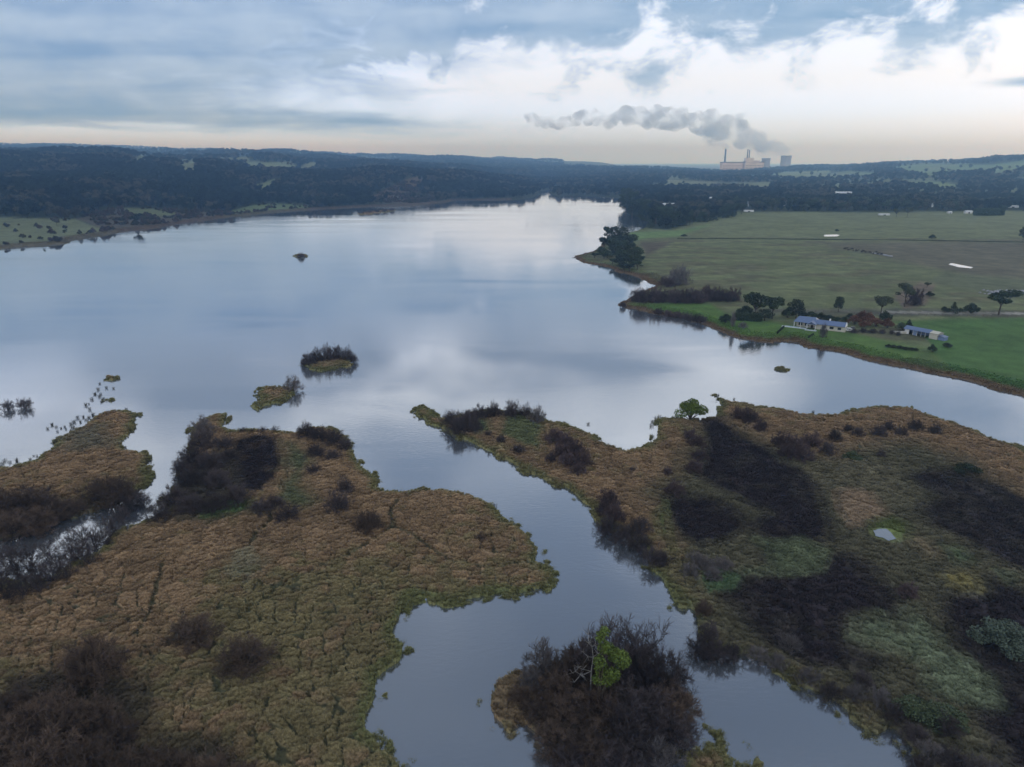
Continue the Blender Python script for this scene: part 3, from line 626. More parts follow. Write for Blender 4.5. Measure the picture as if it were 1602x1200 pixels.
# ------------------------------------------------------------------ plant builders
def tubes(S, m, name):
    """S rows: p0(3) p1(3) r0 r1 -> three-sided tapered prisms in one mesh"""
    S = np.asarray(S, float); p0 = S[:, :3]; p1 = S[:, 3:6]; r0 = S[:, 6:7]; r1 = S[:, 7:8]
    d = p1-p0; d /= np.linalg.norm(d, axis=1, keepdims=True)+1e-9
    ref = np.where(np.abs(d[:, 2:3]) > 0.9, np.array([[1.0, 0, 0]]), np.array([[0, 0, 1.0]]))
    u = np.cross(d, ref); u /= np.linalg.norm(u, axis=1, keepdims=True)+1e-9; v = np.cross(d, u)
    R_ = []
    for k in range(3):
        a = k*2.0944; o = u*math.cos(a)+v*math.sin(a); R_.append(p0+o*r0)
    for k in range(3):
        a = k*2.0944; o = u*math.cos(a)+v*math.sin(a); R_.append(p1+o*r1)
    V = np.stack(R_, 1).reshape(-1, 3); b_ = np.arange(len(S))*6
    Fq = np.concatenate([np.stack([b_+k, b_+(k+1) % 3, b_+3+(k+1) % 3, b_+3+k], -1) for k in range(3)])
    return npmesh(name, V, Fq, m)
def nrm(v): return v/(np.linalg.norm(v)+1e-9)
def bare_shrub(seed, ns, n2_, n3_, m_stem, m_twig, rt=0.004, up=0.5, tw=3):
    """multi-stemmed leafless shrub inside a dome of radius 1: stems, side branches, then fine twigs"""
    rs = np.random.RandomState(seed); A = []; B = []
    lob = rs.rand(3)*6.28
    def lim(v):
        a = math.atan2(v[1], v[0]); return 0.90+0.10*math.sin(2*a+lob[0])+0.08*math.sin(3*a+lob[1]+3*v[2])
    for s in range(ns):
        a = s*2.39996+rs.randn()*0.25; c_ = 0.03+0.97*((s+0.5)/ns); sn = math.sqrt(max(0, 1-c_*c_))
        tip = np.array([math.cos(a)*sn, math.sin(a)*sn, c_*0.98])*(0.80+0.16*rs.rand()); tip *= lim(tip)
        b0 = np.array([math.cos(a), math.sin(a), 0])*0.10*rs.rand(); ctl = np.array([tip[0]*0.35, tip[1]*0.35, tip[2]*0.55+0.10]); seg = 6; pts = []
        for k in range(seg+1):
            t = k/seg; pts.append(b0*(1-t)**2+ctl*2*t*(1-t)+tip*t*t+rs.randn(3)*0.02*(k > 0))
        for k in range(seg):
            r = 0.014*(1-k/seg)+0.003; r1 = 0.014*(1-(k+1)/seg)+0.003; A.append([*pts[k], *pts[k+1], r, r1])
        for k in range(n2_):
            t = 0.18+0.80*rs.rand()**0.8; i = min(int(t*seg), seg-1); p0 = pts[i]+(pts[i+1]-pts[i])*(t*seg-i)
            d1 = nrm(pts[i+1]-pts[i]); dd = nrm(d1*0.8+nrm(rs.randn(3))*0.85+np.array([0, 0, up*0.35])); L2 = (0.22+0.22*rs.rand())*(1.15-0.6*t)
            p1 = p0+dd*L2*0.5; p2 = p1+nrm(dd+rs.randn(3)*0.2+np.array([0, 0, up*0.4]))*L2*0.5
            A.append([*p0, *p1, 0.0055, 0.0042]); A.append([*p1, *p2, 0.0042, 0.0028])
            for j in range(n3_):
                t2 = 0.15+0.85*rs.rand(); c0 = p0+(p1-p0)*(t2*2) if t2 < .5 else p1+(p2-p1)*(t2-.5)*2
                e = nrm(dd*0.8+nrm(rs.randn(3))*0.8+np.array([0, 0, up*0.6])); c1 = c0+e*(0.07+0.09*rs.rand())
                if c1[2] < 0.01: continue
                B.append([*c0, *c1, rt, rt*0.6])
                for q_ in range(tw):
                    f0 = c0+(c1-c0)*(0.2+0.8*rs.rand()); f1 = f0+nrm(e+nrm(rs.randn(3))*0.8+np.array([0, 0, up*.5]))*(0.04+0.07*rs.rand())
                    B.append([*f0, *f1, rt*0.75, rt*0.4])
    A = np.array(A); B = np.array(B)
    for Q in (A, B):
        Q[:, 2] = np.maximum(Q[:, 2], -0.02); Q[:, 5] = np.maximum(Q[:, 5], 0.0)
    return tubes(A, m_stem, 'stems'), tubes(B, m_twig, 'twigs')
def leaf_mesh(rs, cl, per, size, m, name, flat=0.8):
    """cl rows: x y z r ; leaf-sized faces spread through each clump, thicker toward its skin"""
    cl = np.asarray(cl); tot = np.maximum((per*(cl[:, 3]/cl[:, 3].mean())**2).astype(int), 6)
    k = np.repeat(np.arange(len(cl)), tot); n_ = len(k)
    d = rs.randn(n_, 3); d /= np.linalg.norm(d, axis=1, keepdims=True); d[:, 2] *= flat
    rad = (0.45+0.55*rs.rand(n_)**0.6)[:, None]*cl[k, 3:4]
    c = cl[k, :3]+d*rad
    u = rs.randn(n_, 3); u /= np.linalg.norm(u, axis=1, keepdims=True); v = np.cross(u, d+rs.randn(n_, 3)*0.5); v /= np.linalg.norm(v, axis=1, keepdims=True)+1e-9
    s = (size*(0.6+0.8*rs.rand(n_)))[:, None]
    V = np.stack([c-u*s-v*s*0.5, c+u*s*0.3-v*s*0.6, c+u*s+v*s*0.4, c-u*s*0.4+v*s*0.7], 1).reshape(-1, 3); b_ = np.arange(n_)*4
    return npmesh(name, V, np.stack([b_, b_+1, b_+2, b_+3], -1), m)
def tree_mesh(seed, kind, m_trunk, m_leaf, per=70, size=0.03):
    """unit-height tree: (trunk mesh, crown mesh)"""
    rs = np.random.RandomState(seed); A = []; cl = []
    if kind == 'gum':
        fork = 0.32+0.1*rs.rand(); A.append([0, 0, -0.02, 0.01, 0, fork, 0.028, 0.02])
        for i in range(11):
            a = i*2.4+rs.rand(); rr_ = 0.10+0.25*rs.rand(); zt = 0.52+0.38*rs.rand(); r_ = 0.09+0.06*rs.rand()
            mx = np.array([math.cos(a)*rr_*0.5, math.sin(a)*rr_*0.5, (fork+zt)/2]); e = np.array([math.cos(a)*rr_, math.sin(a)*rr_, zt])
            A.append([0.01, 0, fork, *mx, 0.014, 0.010]); A.append([*mx, *e, 0.010, 0.004]); cl.append([*e, r_])
            if rs.rand() < .7: cl.append([e[0]*0.7+rs.randn()*.05, e[1]*0.7+rs.randn()*.05, e[2]-0.08*rs.rand(), r_*0.8])
        cl.append([0, 0, 0.88, 0.11])
    elif kind == 'round':
        A.append([0, 0, -0.02, 0, 0, 0.35, 0.035, 0.022])
        for i in range(16):
            a = i*2.4; zt = 0.28+0.58*(i+.5)/16; rr_ = 0.30*math.sin(math.pi*min((zt-0.12)/0.85, 1))*(0.7+0.5*rs.rand()); r_ = 0.12+0.06*rs.rand()
            e = [math.cos(a)*rr_, math.sin(a)*rr_, zt]; A.append([0, 0, 0.25, *e, 0.012, 0.004]); cl.append([*e, r_])
        cl.append([0, 0, 0.85, 0.13])
    elif kind == 'cone':
        A.append([0, 0, -0.02, 0, 0, 0.95, 0.025, 0.004])
        for i in range(26):
            zt = 0.12+0.83*i/26; rr_ = (1-zt)*0.24*(0.8+0.4*rs.rand()); a = i*2.4
            cl.append([math.cos(a)*rr_, math.sin(a)*rr_, zt, 0.045+(1-zt)*0.09]); A.append([0, 0, zt, math.cos(a)*rr_, math.sin(a)*rr_, zt, 0.006, 0.003])
    elif kind == 'bush':
        for i in range(15):
            a = i*2.4; q = rs.rand()**0.5*0.42; zt = 0.22+(0.48*(1-q/0.5))*(0.5+0.8*rs.rand()); e = [math.cos(a)*q, math.sin(a)*q, zt]
            A.append([0, 0, 0, *e, 0.02, 0.006]); cl.append([*e, 0.16+0.08*rs.rand()])
    return tubes(A, m_trunk, 'trunk'), leaf_mesh(rs, cl, per, size, m_leaf, 'crown')

M_BARK = mat('bark', (0.085, 0.07, 0.055), 0.9, 0.3, 6)
M_STEM = mat('dark_stem', (0.055, 0.046, 0.045), 0.9, 0.3, 4, obj_rand=0.25)
M_TWIG = mat('dark_twig', (0.064, 0.052, 0.055), 0.9, 0.4, 3, obj_rand=0.3)
M_TWIGB = mat('brown_twig', (0.095, 0.068, 0.052), 0.9, 0.4, 3, obj_rand=0.25)
M_TWIGG = mat('grey_twig', (0.130, 0.118, 0.120), 0.9, 0.4, 3, obj_rand=0.25)
M_PURP = mat('purple_twig', (0.090, 0.064, 0.066), 0.9, 0.4, 3, obj_rand=0.25)
M_PALE = mat('dead_wood', (0.22, 0.21, 0.20), 0.8, 0.3, 5)
M_LEAF = mat('evergreen_leaf', (0.030, 0.046, 0.022), 0.75, 0.45, 3, obj_rand=0.3)
M_LEAF2 = mat('gum_leaf', (0.052, 0.062, 0.036), 0.75, 0.45, 3, obj_rand=0.25)
M_LEAFG = mat('bright_leaf', (0.095, 0.135, 0.024), 0.7, 0.4, 4)
M_LEAFW = mat('willow_leaf', (0.058, 0.080, 0.040), 0.7, 0.4, 4)
M_LEAFR = mat('autumn_leaf', (0.115, 0.052, 0.030), 0.75, 0.4, 3, obj_rand=0.25)
M_LEAFS = mat('sage_leaf', (0.075, 0.100, 0.075), 0.8, 0.35, 4)

SH = {}
def mk_sh(k, *a, **kw): SH[k] = [bare_shrub(s, *a, **kw) for s in (3, 17, 29, 41)]
mk_sh('dark', 24, 11, 6, M_STEM, M_TWIG, rt=0.0042, up=0.3)
mk_sh('thick', 28, 13, 7, M_STEM, M_TWIGB, rt=0.0046, up=0.25)
mk_sh('grey', 20, 10, 7, M_TWIGG, M_TWIGG, rt=0.0045, up=0.6)
mk_sh('purple', 22, 11, 7, M_STEM, M_PURP, rt=0.0055, up=0.3)
mk_sh('thin', 16, 7, 5, M_STEM, M_TWIG, rt=0.0045, up=0.6)
TR = {}
for k, kind, lm, per, size in (('gum', 'gum', M_LEAF2, 80, 0.026), ('dark', 'gum', M_LEAF, 100, 0.028), ('round', 'round', M_LEAF, 90, 0.028), ('cone', 'cone', M_LEAF, 45, 0.024),
                               ('bush', 'bush', M_LEAF, 110, 0.035), ('red', 'bush', M_LEAFR, 80, 0.035), ('sage', 'bush', M_LEAFS, 420, 0.020), ('greenbush', 'bush', M_LEAFG, 320, 0.022), ('willow', 'bush', M_LEAFW, 200, 0.026)):
    TR[k] = [tree_mesh(s, kind, M_BARK, lm, per, size) for s in (5, 13, 27)]
print('plants', round(time.time()-T0, 1))
MPP = lambda x, y: math.hypot(math.hypot(x, y)*0+y*CP+H*SP, 0)/F     # metres per photo pixel at ground point
def plant(name, meshes, pnames, px, py, w_, h_, label, cat, group=None, z_off=0.0, rz=None, unit_w=2.0):
    x, y, z = on(px, py, 4)
    z = max(z, -0.15)
    s = MPP(x, y)
    r = bpy.data.objects.new(name, None); COL.objects.link(r); r.location = (x, y, z+z_off); r.rotation_euler = (0, 0, random.random()*6.28 if rz is None else rz)
    sx = w_*s/unit_w; sz = h_*s
    r.scale = (sx, sx*(0.85+0.3*random.random()), sz)
    for me_, pn in zip(meshes, pnames): link(pn, me_, r)
    return tag(r, label, cat, group)
def shrub(px, py, w_, kind='dark', label=None, group=None, h=None, name='bare_shrub'):
    ms = random.choice(SH[kind]); hh = (h if h else w_*(0.44+0.12*random.random()))/0.95
    return plant(name, ms, ('stems', 'twigs'), px, py, w_, hh, label, 'shrub', group)
def tree(px, py, w_, h_, kind='dark', label=None, group=None, name=None, cat='tree'):
    ms = random.choice(TR[kind])
    uw = {'gum': 0.75, 'dark': 0.75, 'round': 0.75, 'cone': 0.5, 'bush': 0.95, 'red': 0.95, 'sage': 0.95, 'greenbush': 0.95, 'willow': 0.95}[kind]
    hn = 1.0 if kind in ('gum', 'dark', 'round', 'cone') else 0.9
    return plant(name or {'gum': 'gum_tree', 'dark': 'gum_tree', 'round': 'evergreen_tree', 'cone': 'conifer_tree', 'bush': 'evergreen_bush', 'red': 'autumn_tree', 'sage': 'sage_bush', 'greenbush': 'green_bush', 'willow': 'willow_bush'}[kind],
                 ms, ('trunk', 'crown'), px, py, w_, h_/hn, label, cat, group, unit_w=uw)

# ------------------------------------------------------------------ shrubs, one by one
shrub(146, 1062, 122, 'thick', 'large rounded brown bare shrub standing above the dark scrub in the lower left corner', h=78)
shrub(305, 1004, 98, 'thick', 'dark bare shrub in the open reed bed, the upper left one of the pair', h=42)
shrub(388, 1040, 104, 'thick', 'dark spreading bare shrub in the reed bed, the lower right one of the pair', h=42)
G = 'dark scrub massed in the lower left corner'
for a in ((20, 1130, 110), (75, 1140, 120), (135, 1150, 120), (180, 1165, 90), (15, 1185, 120), (75, 1205, 130), (140, 1220, 130), (200, 1225, 110), (265, 1225, 110), (325, 1228, 100), (30, 1255, 130), (-40, 1170, 120), (380, 1240, 90)):
    shrub(*a, 'thick', 'dark brown bare shrub in the scrub mass filling the lower left corner', G, h=a[2]*0.5)
G = 'bare thicket along the left peninsula'
for a in ((315, 700, 56), (300, 725, 58), (330, 735, 60), (298, 760, 62), (342, 762, 62), (372, 785, 58), (272, 790, 56), (250, 812, 52), (300, 800, 60), (335, 800, 60), (285, 740, 46), (360, 720, 40), (350, 700, 40)):
    shrub(*a, 'dark', 'black bare shrub in the dense thicket on the west side of the left peninsula', G, h=a[2]*0.55)
shrub(318, 680, 56, 'grey', 'grey bare shrub at the top left tip of the left peninsula thicket')
G = 'small bare shrubs along the top edge of the left peninsula'
for a in ((380, 676, 20), (395, 677, 16), (411, 676, 22), (430, 676, 20)): shrub(*a, 'thin', 'little bare shrub on the top edge of the left peninsula', G)
G = 'bare shrubs on the upper right shoulder of the left peninsula'
for a in ((480, 684, 46), (500, 688, 44), (522, 692, 46), (540, 704, 34), (495, 712, 44), (520, 718, 40), (490, 740, 30)): shrub(*a, 'dark', 'dark bare shrub clustered on the upper right shoulder of the left peninsula', G, h=a[2]*0.5)
G = 'low bare shrubs below the green patch of the left peninsula'
for a in ((410, 802, 54), (450, 812, 56), (430, 792, 44)): shrub(*a, 'dark', 'low dark bare shrub just above the tan reeds on the left peninsula', G, h=a[2]*0.42)
shrub(530, 797, 50, 'dark', 'dark bare shrub left of the rounded brown one near the water of the left peninsula', h=36)
shrub(575, 828, 58, 'thick', 'rounded brown bare shrub at the right end of the left peninsula scrub', h=34)
shrub(540, 770, 36, 'dark', 'narrow dark bare shrub behind the brown shrub on the left peninsula', h=26)
shrub(753, 845, 30, 'thick', 'lone little brown shrub in the tan reeds right of centre on the left peninsula', h=14)
G = 'brown bare shrubs on the upper left reed spit'
for a in ((50, 800, 110), (92, 806, 70), (8, 800, 90), (20, 835, 100), (-20, 820, 90), (65, 825, 90), (110, 800, 60)): shrub(*a, 'thick', 'brown bare shrub massed at the lower end of the upper left reed spit', G, h=a[2]*0.36)
shrub(172, 784, 108, 'thick', 'wide grey-brown bare shrub near the water on the upper left reed spit', h=44)
shrub(205, 790, 60, 'dark', 'thin dark shrub reaching over the water from the upper left reed spit', h=26)
G = 'flooded bare shrubs in the left channel'
for a in ((150, 858, 66), (120, 876, 62), (92, 890, 62), (60, 905, 60), (30, 900, 60), (175, 838, 56), (105, 905, 52), (38, 930, 66), (0, 915, 66), (190, 815, 44), (130, 845, 46), (75, 868, 44), (112, 862, 60), (50, 885, 66), (18, 880, 60), (82, 912, 60), (140, 882, 50), (12, 938, 70), (60, 925, 50), (165, 852, 50), (-20, 900, 60), (205, 800, 40), (225, 792, 36)): shrub(*a, 'thin', 'thin flooded bare shrub standing in the narrow left channel', G, h=a[2]*0.62)
shrub(13, 641, 28, 'dark', 'leftmost of the two bare shrubs standing in open water at the left', h=16)
shrub(40, 638, 34, 'dark', 'rounder right one of the two bare shrubs standing in open water at the left', h=17)
G = 'bare shrubs on the small round islet'
for a in ((482, 571, 26), (496, 566, 28), (512, 563, 30), (528, 562, 30), (543, 564, 26), (553, 567, 18), (475, 571, 14)): shrub(*a, 'dark', 'bare shrub in the crown of the small round islet', G, h=a[2]*0.85)
shrub(459, 612, 36, 'grey', 'single fan-shaped grey shrub on the low yellow reed islet', h=26)
shrub(471, 403, 15, 'dark', 'tiny dark shrub alone on a speck of land in open water', h=8)
G = 'scrub on the far flat bar'
for a in ((566, 334, 14), (578, 333, 14), (590, 332, 14), (602, 331, 12), (613, 329.6, 12)): shrub(*a, 'dark', 'tiny low shrub on the long flat bar in the far lake', G, h=5)
G = 'bare shrubs at the tip of the middle spit'
for a in ((705, 664, 36), (722, 672, 44), (735, 660, 32), (750, 654, 34), (772, 652, 34), (800, 652, 40), (822, 652, 30), (715, 680, 40), (742, 676, 36)): shrub(*a, 'dark', 'dark bare shrub near the tip of the middle spit', G, h=a[2]*0.72)
shrub(840, 661, 38, 'grey', 'rounded grey bare shrub on the north edge of the middle spit', h=28)
shrub(763, 682, 16, 'dark', 'smallest of the three low shrubs stepping along the middle spit', h=11)
shrub(784, 692, 24, 'dark', 'middle one of the three low shrubs stepping along the middle spit', h=14)
shrub(811, 709, 28, 'dark', 'lowest of the three low shrubs stepping along the middle spit', h=15)
G = 'bare thicket across the middle spit'
for a in ((868, 693, 40), (885, 700, 42), (880, 715, 40), (900, 712, 42), (912, 728, 40), (905, 742, 34), (888, 728, 40), (862, 722, 26)): shrub(*a, 'purple', 'brown-purple bare shrub in the thicket crossing the middle spit', G, h=a[2]*0.62)
shrub(990, 738, 17, 'dark', 'small lone dark shrub in the tan reeds of the middle spit', h=9)
G = 'purple shrubs above the bend of the channel'
for a in ((952, 792, 44), (960, 815, 46), (945, 805, 36)): shrub(*a, 'purple', 'purple-brown bare shrub above the bend of the channel', G, h=a[2]*0.7)
G = 'bare shrubs overhanging the bend of the channel'
for a in ((950, 835, 52), (975, 850, 58), (1000, 862, 56), (1020, 880, 48), (1000, 835, 50), (1035, 885, 44)): shrub(*a, 'dark', 'dark bare shrub overhanging the water at the bend of the channel', G, h=a[2]*0.6)
G = 'grey shrubs beside the lower dark heath'
for a in ((1080, 900, 44), (1100, 888, 44), (1115, 905, 46), (1088, 880, 40), (1130, 890, 40)): shrub(*a, 'grey', 'faded grey bare shrub just below the smaller dark heath patch', G, h=a[2]*0.5)
G = 'shrubs along the left rim of the dark heath'
for a in ((1078, 688, 34), (1090, 700, 36), (1095, 720, 36), (1086, 738, 40), (1045, 742, 22), (1055, 774, 42)): shrub(*a, 'purple', 'purple-brown shrub along the left rim of the long dark heath', G, h=a[2]*0.55)
G = 'bare shrubs behind the long dark heath'
for a in ((1158, 658, 40), (1172, 660, 38), (1190, 674, 34), (1222, 698, 40), (1240, 706, 46), (1255, 720, 48), (1268, 700, 40), (1232, 716, 40)): shrub(*a, 'purple', 'dark bare shrub in the row right behind the long dark heath', G, h=a[2]*0.6)
G = 'bare shrubs strung over the right marsh'
for a in ((1294, 710, 36), (1306, 688, 34), (1342, 682, 26), (1374, 682, 32), (1390, 672, 26), (1410, 682, 26), (1432, 672, 30), (1462, 678, 26), (1326, 676, 24)): shrub(*a, 'dark', 'separate small bare shrub strung across the upper right marsh', G, h=a[2]*0.62)
shrub(1378, 715, 17, 'dark', 'lone little bare shrub right of the small green bush', h=13)
tree(1333, 720, 24, 18, 'willow', 'small fresh green bush among the bare shrubs of the right marsh', cat='bush')
tree(1513, 740, 34, 20, 'bush', 'dark green rounded bush near the right edge of the marsh', cat='bush')
tree(1080, 657, 40, 42, 'greenbush', 'round bright green tree standing at the water behind the dark heath', name='green_tree')
shrub(1420, 932, 44, 'purple', 'dark round bare shrub in the middle of the right marsh', h=22)
shrub(1100, 960, 34, 'thick', 'russet shrub on the tan bank across from the wooded island', h=22)
G = 'dark shrubs over the water across from the island'
for a in ((1092, 1022, 56), (1120, 1032, 60), (1145, 1030, 50), (1108, 1000, 50)): shrub(*a, 'dark', 'black bare shrub hanging over the channel opposite the wooded island', G, h=a[2]*0.55)
G = 'grey-brown shrubs along the lower right bank'
for a in ((1185, 1032, 50), (1215, 1045, 50), (1235, 1015, 52), (1265, 1068, 50), (1300, 1085, 52), (1335, 1095, 56), (1350, 1070, 46), (1375, 1100, 56), (1400, 1125, 50), (1430, 1160, 60), (1455, 1185, 60), (1490, 1200, 70), (1535, 1215, 70), (1440, 1210, 60), (1480, 1150, 60)): shrub(*a, 'grey' if a[0] % 2 else 'dark', 'tangled grey-brown shrub along the lower right bank', G, h=a[2]*0.5)
tree(1428, 1120, 60, 34, 'willow', 'left one of two low green bushes by the lower right bank', cat='bush')
tree(1470, 1128, 62, 32, 'willow', 'right one of two low green bushes by the lower right bank', cat='bush')
tree(1572, 1012, 82, 50, 'sage', 'large pale grey-green bush at the right edge of the marsh', cat='bush')
G = 'bare shrubs covering the wooded island'
for a in ((852, 1052, 84, 58), (905, 1062, 100, 66), (950, 1060, 120, 104), (1000, 1062, 130, 104), (1045, 1085, 100, 78), (1055, 1125, 96, 62), (1050, 1160, 100, 60), (832, 1075, 60, 40), (815, 1098, 50, 26), (872, 1092, 84, 46), (845, 1120, 70, 28), (1000, 1130, 120, 66), (940, 1120, 110, 50), (890, 1125, 90, 44), (870, 1165, 90, 40), (925, 1180, 120, 56), (990, 1185, 120, 60), (960, 1215, 120, 56), (1030, 1205, 100, 54), (895, 1205, 90, 44)):
    shrub(a[0], a[1], a[2], 'thick' if a[0] in (905, 940, 890, 870, 872, 925, 845, 815, 1055) else 'grey' if a[0] in (852, 832, 1030) else 'dark', 'large bare shrub in the dense crown of the wooded island', G, h=a[3])
# bright tree with two lobes and the dead white tree on the island
x, y, z = on(935, 1110); s = MPP(x, y); rs = np.random.RandomState(4)
def up_px(x, y, z, px, py):
    """height of the point above (x,y) plane seen at pixel py (same depth)"""
    b_ = (600-py)/F; a_ = (px-801)/F; d_ = (a_, CP+b_*SP, -SP+b_*CP); t = y/d_[1]; return (d_[0]*t-x, 0.0, H+d_[2]*t-z)
r = bpy.data.objects.new('two_lobed_tree', None); COL.objects.link(r); r.location = (x, y, z)
cl = []; A = []
for (cx, cyy, cr) in ((946, 988, 8), (940, 1000, 9), (950, 1005, 9), (946, 1018, 10), (938, 1032, 10), (968, 1016, 12), (975, 1028, 12), (962, 1028, 12), (972, 1040, 10), (958, 1046, 11), (942, 1050, 11), (950, 1062, 11), (936, 1066, 10), (962, 1060, 9)):
    q = up_px(x, y, z, cx, cyy); dy = rs.randn()*1.0; cl.append([q[0], dy, q[2], cr*s]); A.append([0, 0, 0, q[0]*0.4, dy*0.4, q[2]*0.6, 0.12, 0.08]); A.append([q[0]*0.4, dy*0.4, q[2]*0.6, q[0], dy, q[2], 0.08, 0.03])
link('trunk', tubes(A, M_BARK, 'trunk'), r); link('crown', leaf_mesh(rs, cl, 260, 0.17, M_LEAFG, 'crown', 1.0), r)
tag(r, 'bright green two-lobed tree rising out of the bare shrubs on the wooded island', 'tree')
x, y, z = on(924, 1095); r = bpy.data.objects.new('dead_tree', None); COL.objects.link(r); r.location = (x, y, z); A = []; B = []
tp = [up_px(x, y, z, a, b_) for a, b_ in ((924, 1078), (925, 1050), (928, 1028), (926, 1012), (923, 1002))]
prev = (0, 0, 0)
for i, q in enumerate(tp): A.append([*prev, *q, 0.16-0.028*i, 0.14-0.028*i]); prev = q
for (i, pts) in ((1, ((910, 1052), (900, 1050), (896, 1058))), (1, ((912, 1046), (904, 1042))), (2, ((935, 1022), (943, 1024))), (3, ((921, 1006), (921, 1000))), (3, ((930, 1008), (933, 1003))), (2, ((920, 1030), (912, 1022))), (1, ((908, 1056), (898, 1064)))):
    p_ = tp[i]
    for k, (a, b_) in enumerate(pts):
        q = up_px(x, y, z, a, b_); q = (q[0], (k+1)*rs.randn()*0.5, q[2]); B.append([*p_, *q, 0.055-0.01*k, 0.04-0.01*k])
        for _ in range(7): B.append([*q, q[0]+rs.randn()*0.5, q[1]+rs.randn()*0.5, q[2]+rs.rand()*0.7, 0.03, 0.015])
        p_ = q
link('trunk', tubes(A, M_PALE, 'trunk'), r); link('branches', tubes(B, M_PALE, 'branches'), r)
tag(r, 'dead white leafless tree beside the bright green tree on the island', 'tree')

# reed tussocks standing in the shallows
M_TUS = mat('dark_rush', (0.045, 0.044, 0.030), 0.9, 0.4, 3, obj_rand=0.2)
tus = [tuft_proto('x', 34, 1.1, 0.06, 0.9+0.3*i, M_TUS, 60+i).data for i in range(3)]
def z7(pts): return [(a/6.675, 580+b_/6.675) for a, b_ in pts]
G = 'dark rush tussocks off the upper left spit'
for (a, b_) in z7([(1043, 140), (1028, 200), (1110, 185), (1186, 190), (995, 250), (1050, 250), (960, 305), (1070, 310), (930, 350), (895, 365), (940, 410), (970, 465), (872, 490), (815, 498), (770, 540), (740, 560), (760, 600), (675, 590), (690, 615), (588, 590), (545, 570), (493, 610), (640, 605), (600, 640), (840, 540), (900, 520), (930, 500), (1130, 430), (1320, 400), (460, 870), (385, 895), (350, 895), (315, 925), (180, 945), (105, 960), (20, 980), (50, 950), (1310, 810), (1565, 955), (575, 765), (1040, 275), (1060, 330), (745, 635), (1085, 290)]):
    x, y, z = on(a, b_); o = link('rush_tussock', random.choice(tus)); k = 0.55+0.55*random.random(); o.location = (x, y, max(z, 0)-0.1); o.scale = (k, k*(0.7+0.6*random.random()), k*1.2); o.rotation_euler = (0, 0, random.random()*6)
    tag(o, 'small dark rush tussock standing in the shallows off the upper left reed spit', 'tussock', G)
G = 'dark rush tussocks off the middle spit'
for (a, b_) in ((1020, 660), (1026, 656), (1031, 653), (1035, 655), (765, 711), (802, 728), (950, 697), (957, 700), (1123, 619), (920, 664), (1019, 667), (1148, 625), (773, 794), (1272, 646)):
    x, y, z = on(a, b_); o = link('rush_tussock', random.choice(tus)); k = 0.7+0.4*random.random(); o.location = (x, y, max(z, 0)-0.1); o.scale = (k, k, k*1.1)
    tag(o, 'small dark rush tussock at the water edge of the middle spit and right marsh', 'tussock', G)

# ------------------------------------------------------------------ right bank plants
G = 'bare purple thicket on the right bank'
for i in range(15):
    a = 992+i*11+random.random()*5; shrub(a, 474-2*random.random()-(2 if a > 1100 else 0), 30, 'purple', 'purple-black bare shrub in the long thicket on the near right bank', G, h=20+6*random.random())
shrub(974, 481, 14, 'dark', 'little dark shrub at the very tip of the near right bank', h=10)
G = 'bare shrubs right at the waterline of the near right bank'
for a in ((1030, 492, 20), (1045, 495, 22), (1060, 497, 22), (1075, 500, 26), (1090, 503, 26), (1098, 505, 22)): shrub(*a, 'dark' if a[0] > 1065 else 'purple', 'dark shrub along the waterline of the near right bank', G, h=a[2]*0.5)
shrub(1062, 446, 46, 'grey', 'tall grey bare tree in front of the pasture beyond the thicket', h=32, name='bare_tree')
shrub(1045, 448, 36, 'purple', 'low bare shrub left of the tall grey bare tree', h=16)
G = 'evergreen trees crowding the small wooded point'
for a in ((950, 382, 18, 34), (962, 380, 20, 34), (974, 382, 20, 36), (945, 392, 16, 26), (960, 395, 22, 30), (975, 397, 22, 28), (990, 380, 16, 18), (984, 400, 20, 26), (996, 404, 20, 24), (980, 414, 24, 24), (992, 418, 22, 26), (968, 415, 18, 20), (1000, 416, 16, 20), (930, 404, 14, 10), (945, 405, 16, 12), (985, 425, 18, 16), (956, 388, 22, 26), (968, 390, 22, 28), (981, 388, 20, 24), (950, 404, 20, 16), (972, 408, 22, 24), (988, 408, 22, 24), (964, 402, 22, 22), (940, 398, 16, 16), (997, 422, 20, 18), (976, 422, 20, 16), (958, 414, 16, 12)):
    tree(a[0], a[1], a[2], a[3]*0.8, random.choice(('dark', 'round', 'round')), 'dark evergreen tree crowded on the small wooded point', G)
G = 'evergreen trees of the dark wood at the lake bend'
WL = {'dark': 'dark spreading gum in the wood at the lake bend', 'round': 'round-crowned evergreen in the wood at the lake bend', 'cone': 'dark pointed conifer in the wood at the lake bend'}
cnt = 0
while cnt < 62:
    a = random.uniform(976, 1165); lo_ = np.interp(a, [976, 1015, 1060, 1110, 1165], [331, 352, 357, 347, 334]); b_ = lo_-random.random()**1.3*16
    hh = random.uniform(14, 24)*(1.15 if a < 1060 else 0.85)
    kd_ = random.choice(('dark', 'dark', 'round', 'cone')); tree(a, b_, hh*0.85, hh, kd_, WL[kd_], G); cnt += 1
G = 'gum trees in the belt behind the big pasture'
for i in range(120):
    a = 1160+i*3.9+random.uniform(-2, 2); b_ = 331.5-random.random()**1.2*9; hh = random.uniform(9, 17)
    if 1522 < a < 1570 and b_ > 326 or any(abs(a-fx_) < fw_/2+5 and -2 < b_-fy_ < 12 for fx_, fy_, fw_ in FARMS): continue
    kd_ = random.choice(('gum', 'dark', 'gum', 'round')); tree(a, b_, hh*0.85, hh, kd_, {'gum': 'pale grey-green gum in the long belt behind the big pasture', 'dark': 'dark spreading gum in the long belt behind the big pasture', 'round': 'round-crowned evergreen in the long belt behind the big pasture'}[kd_], G)
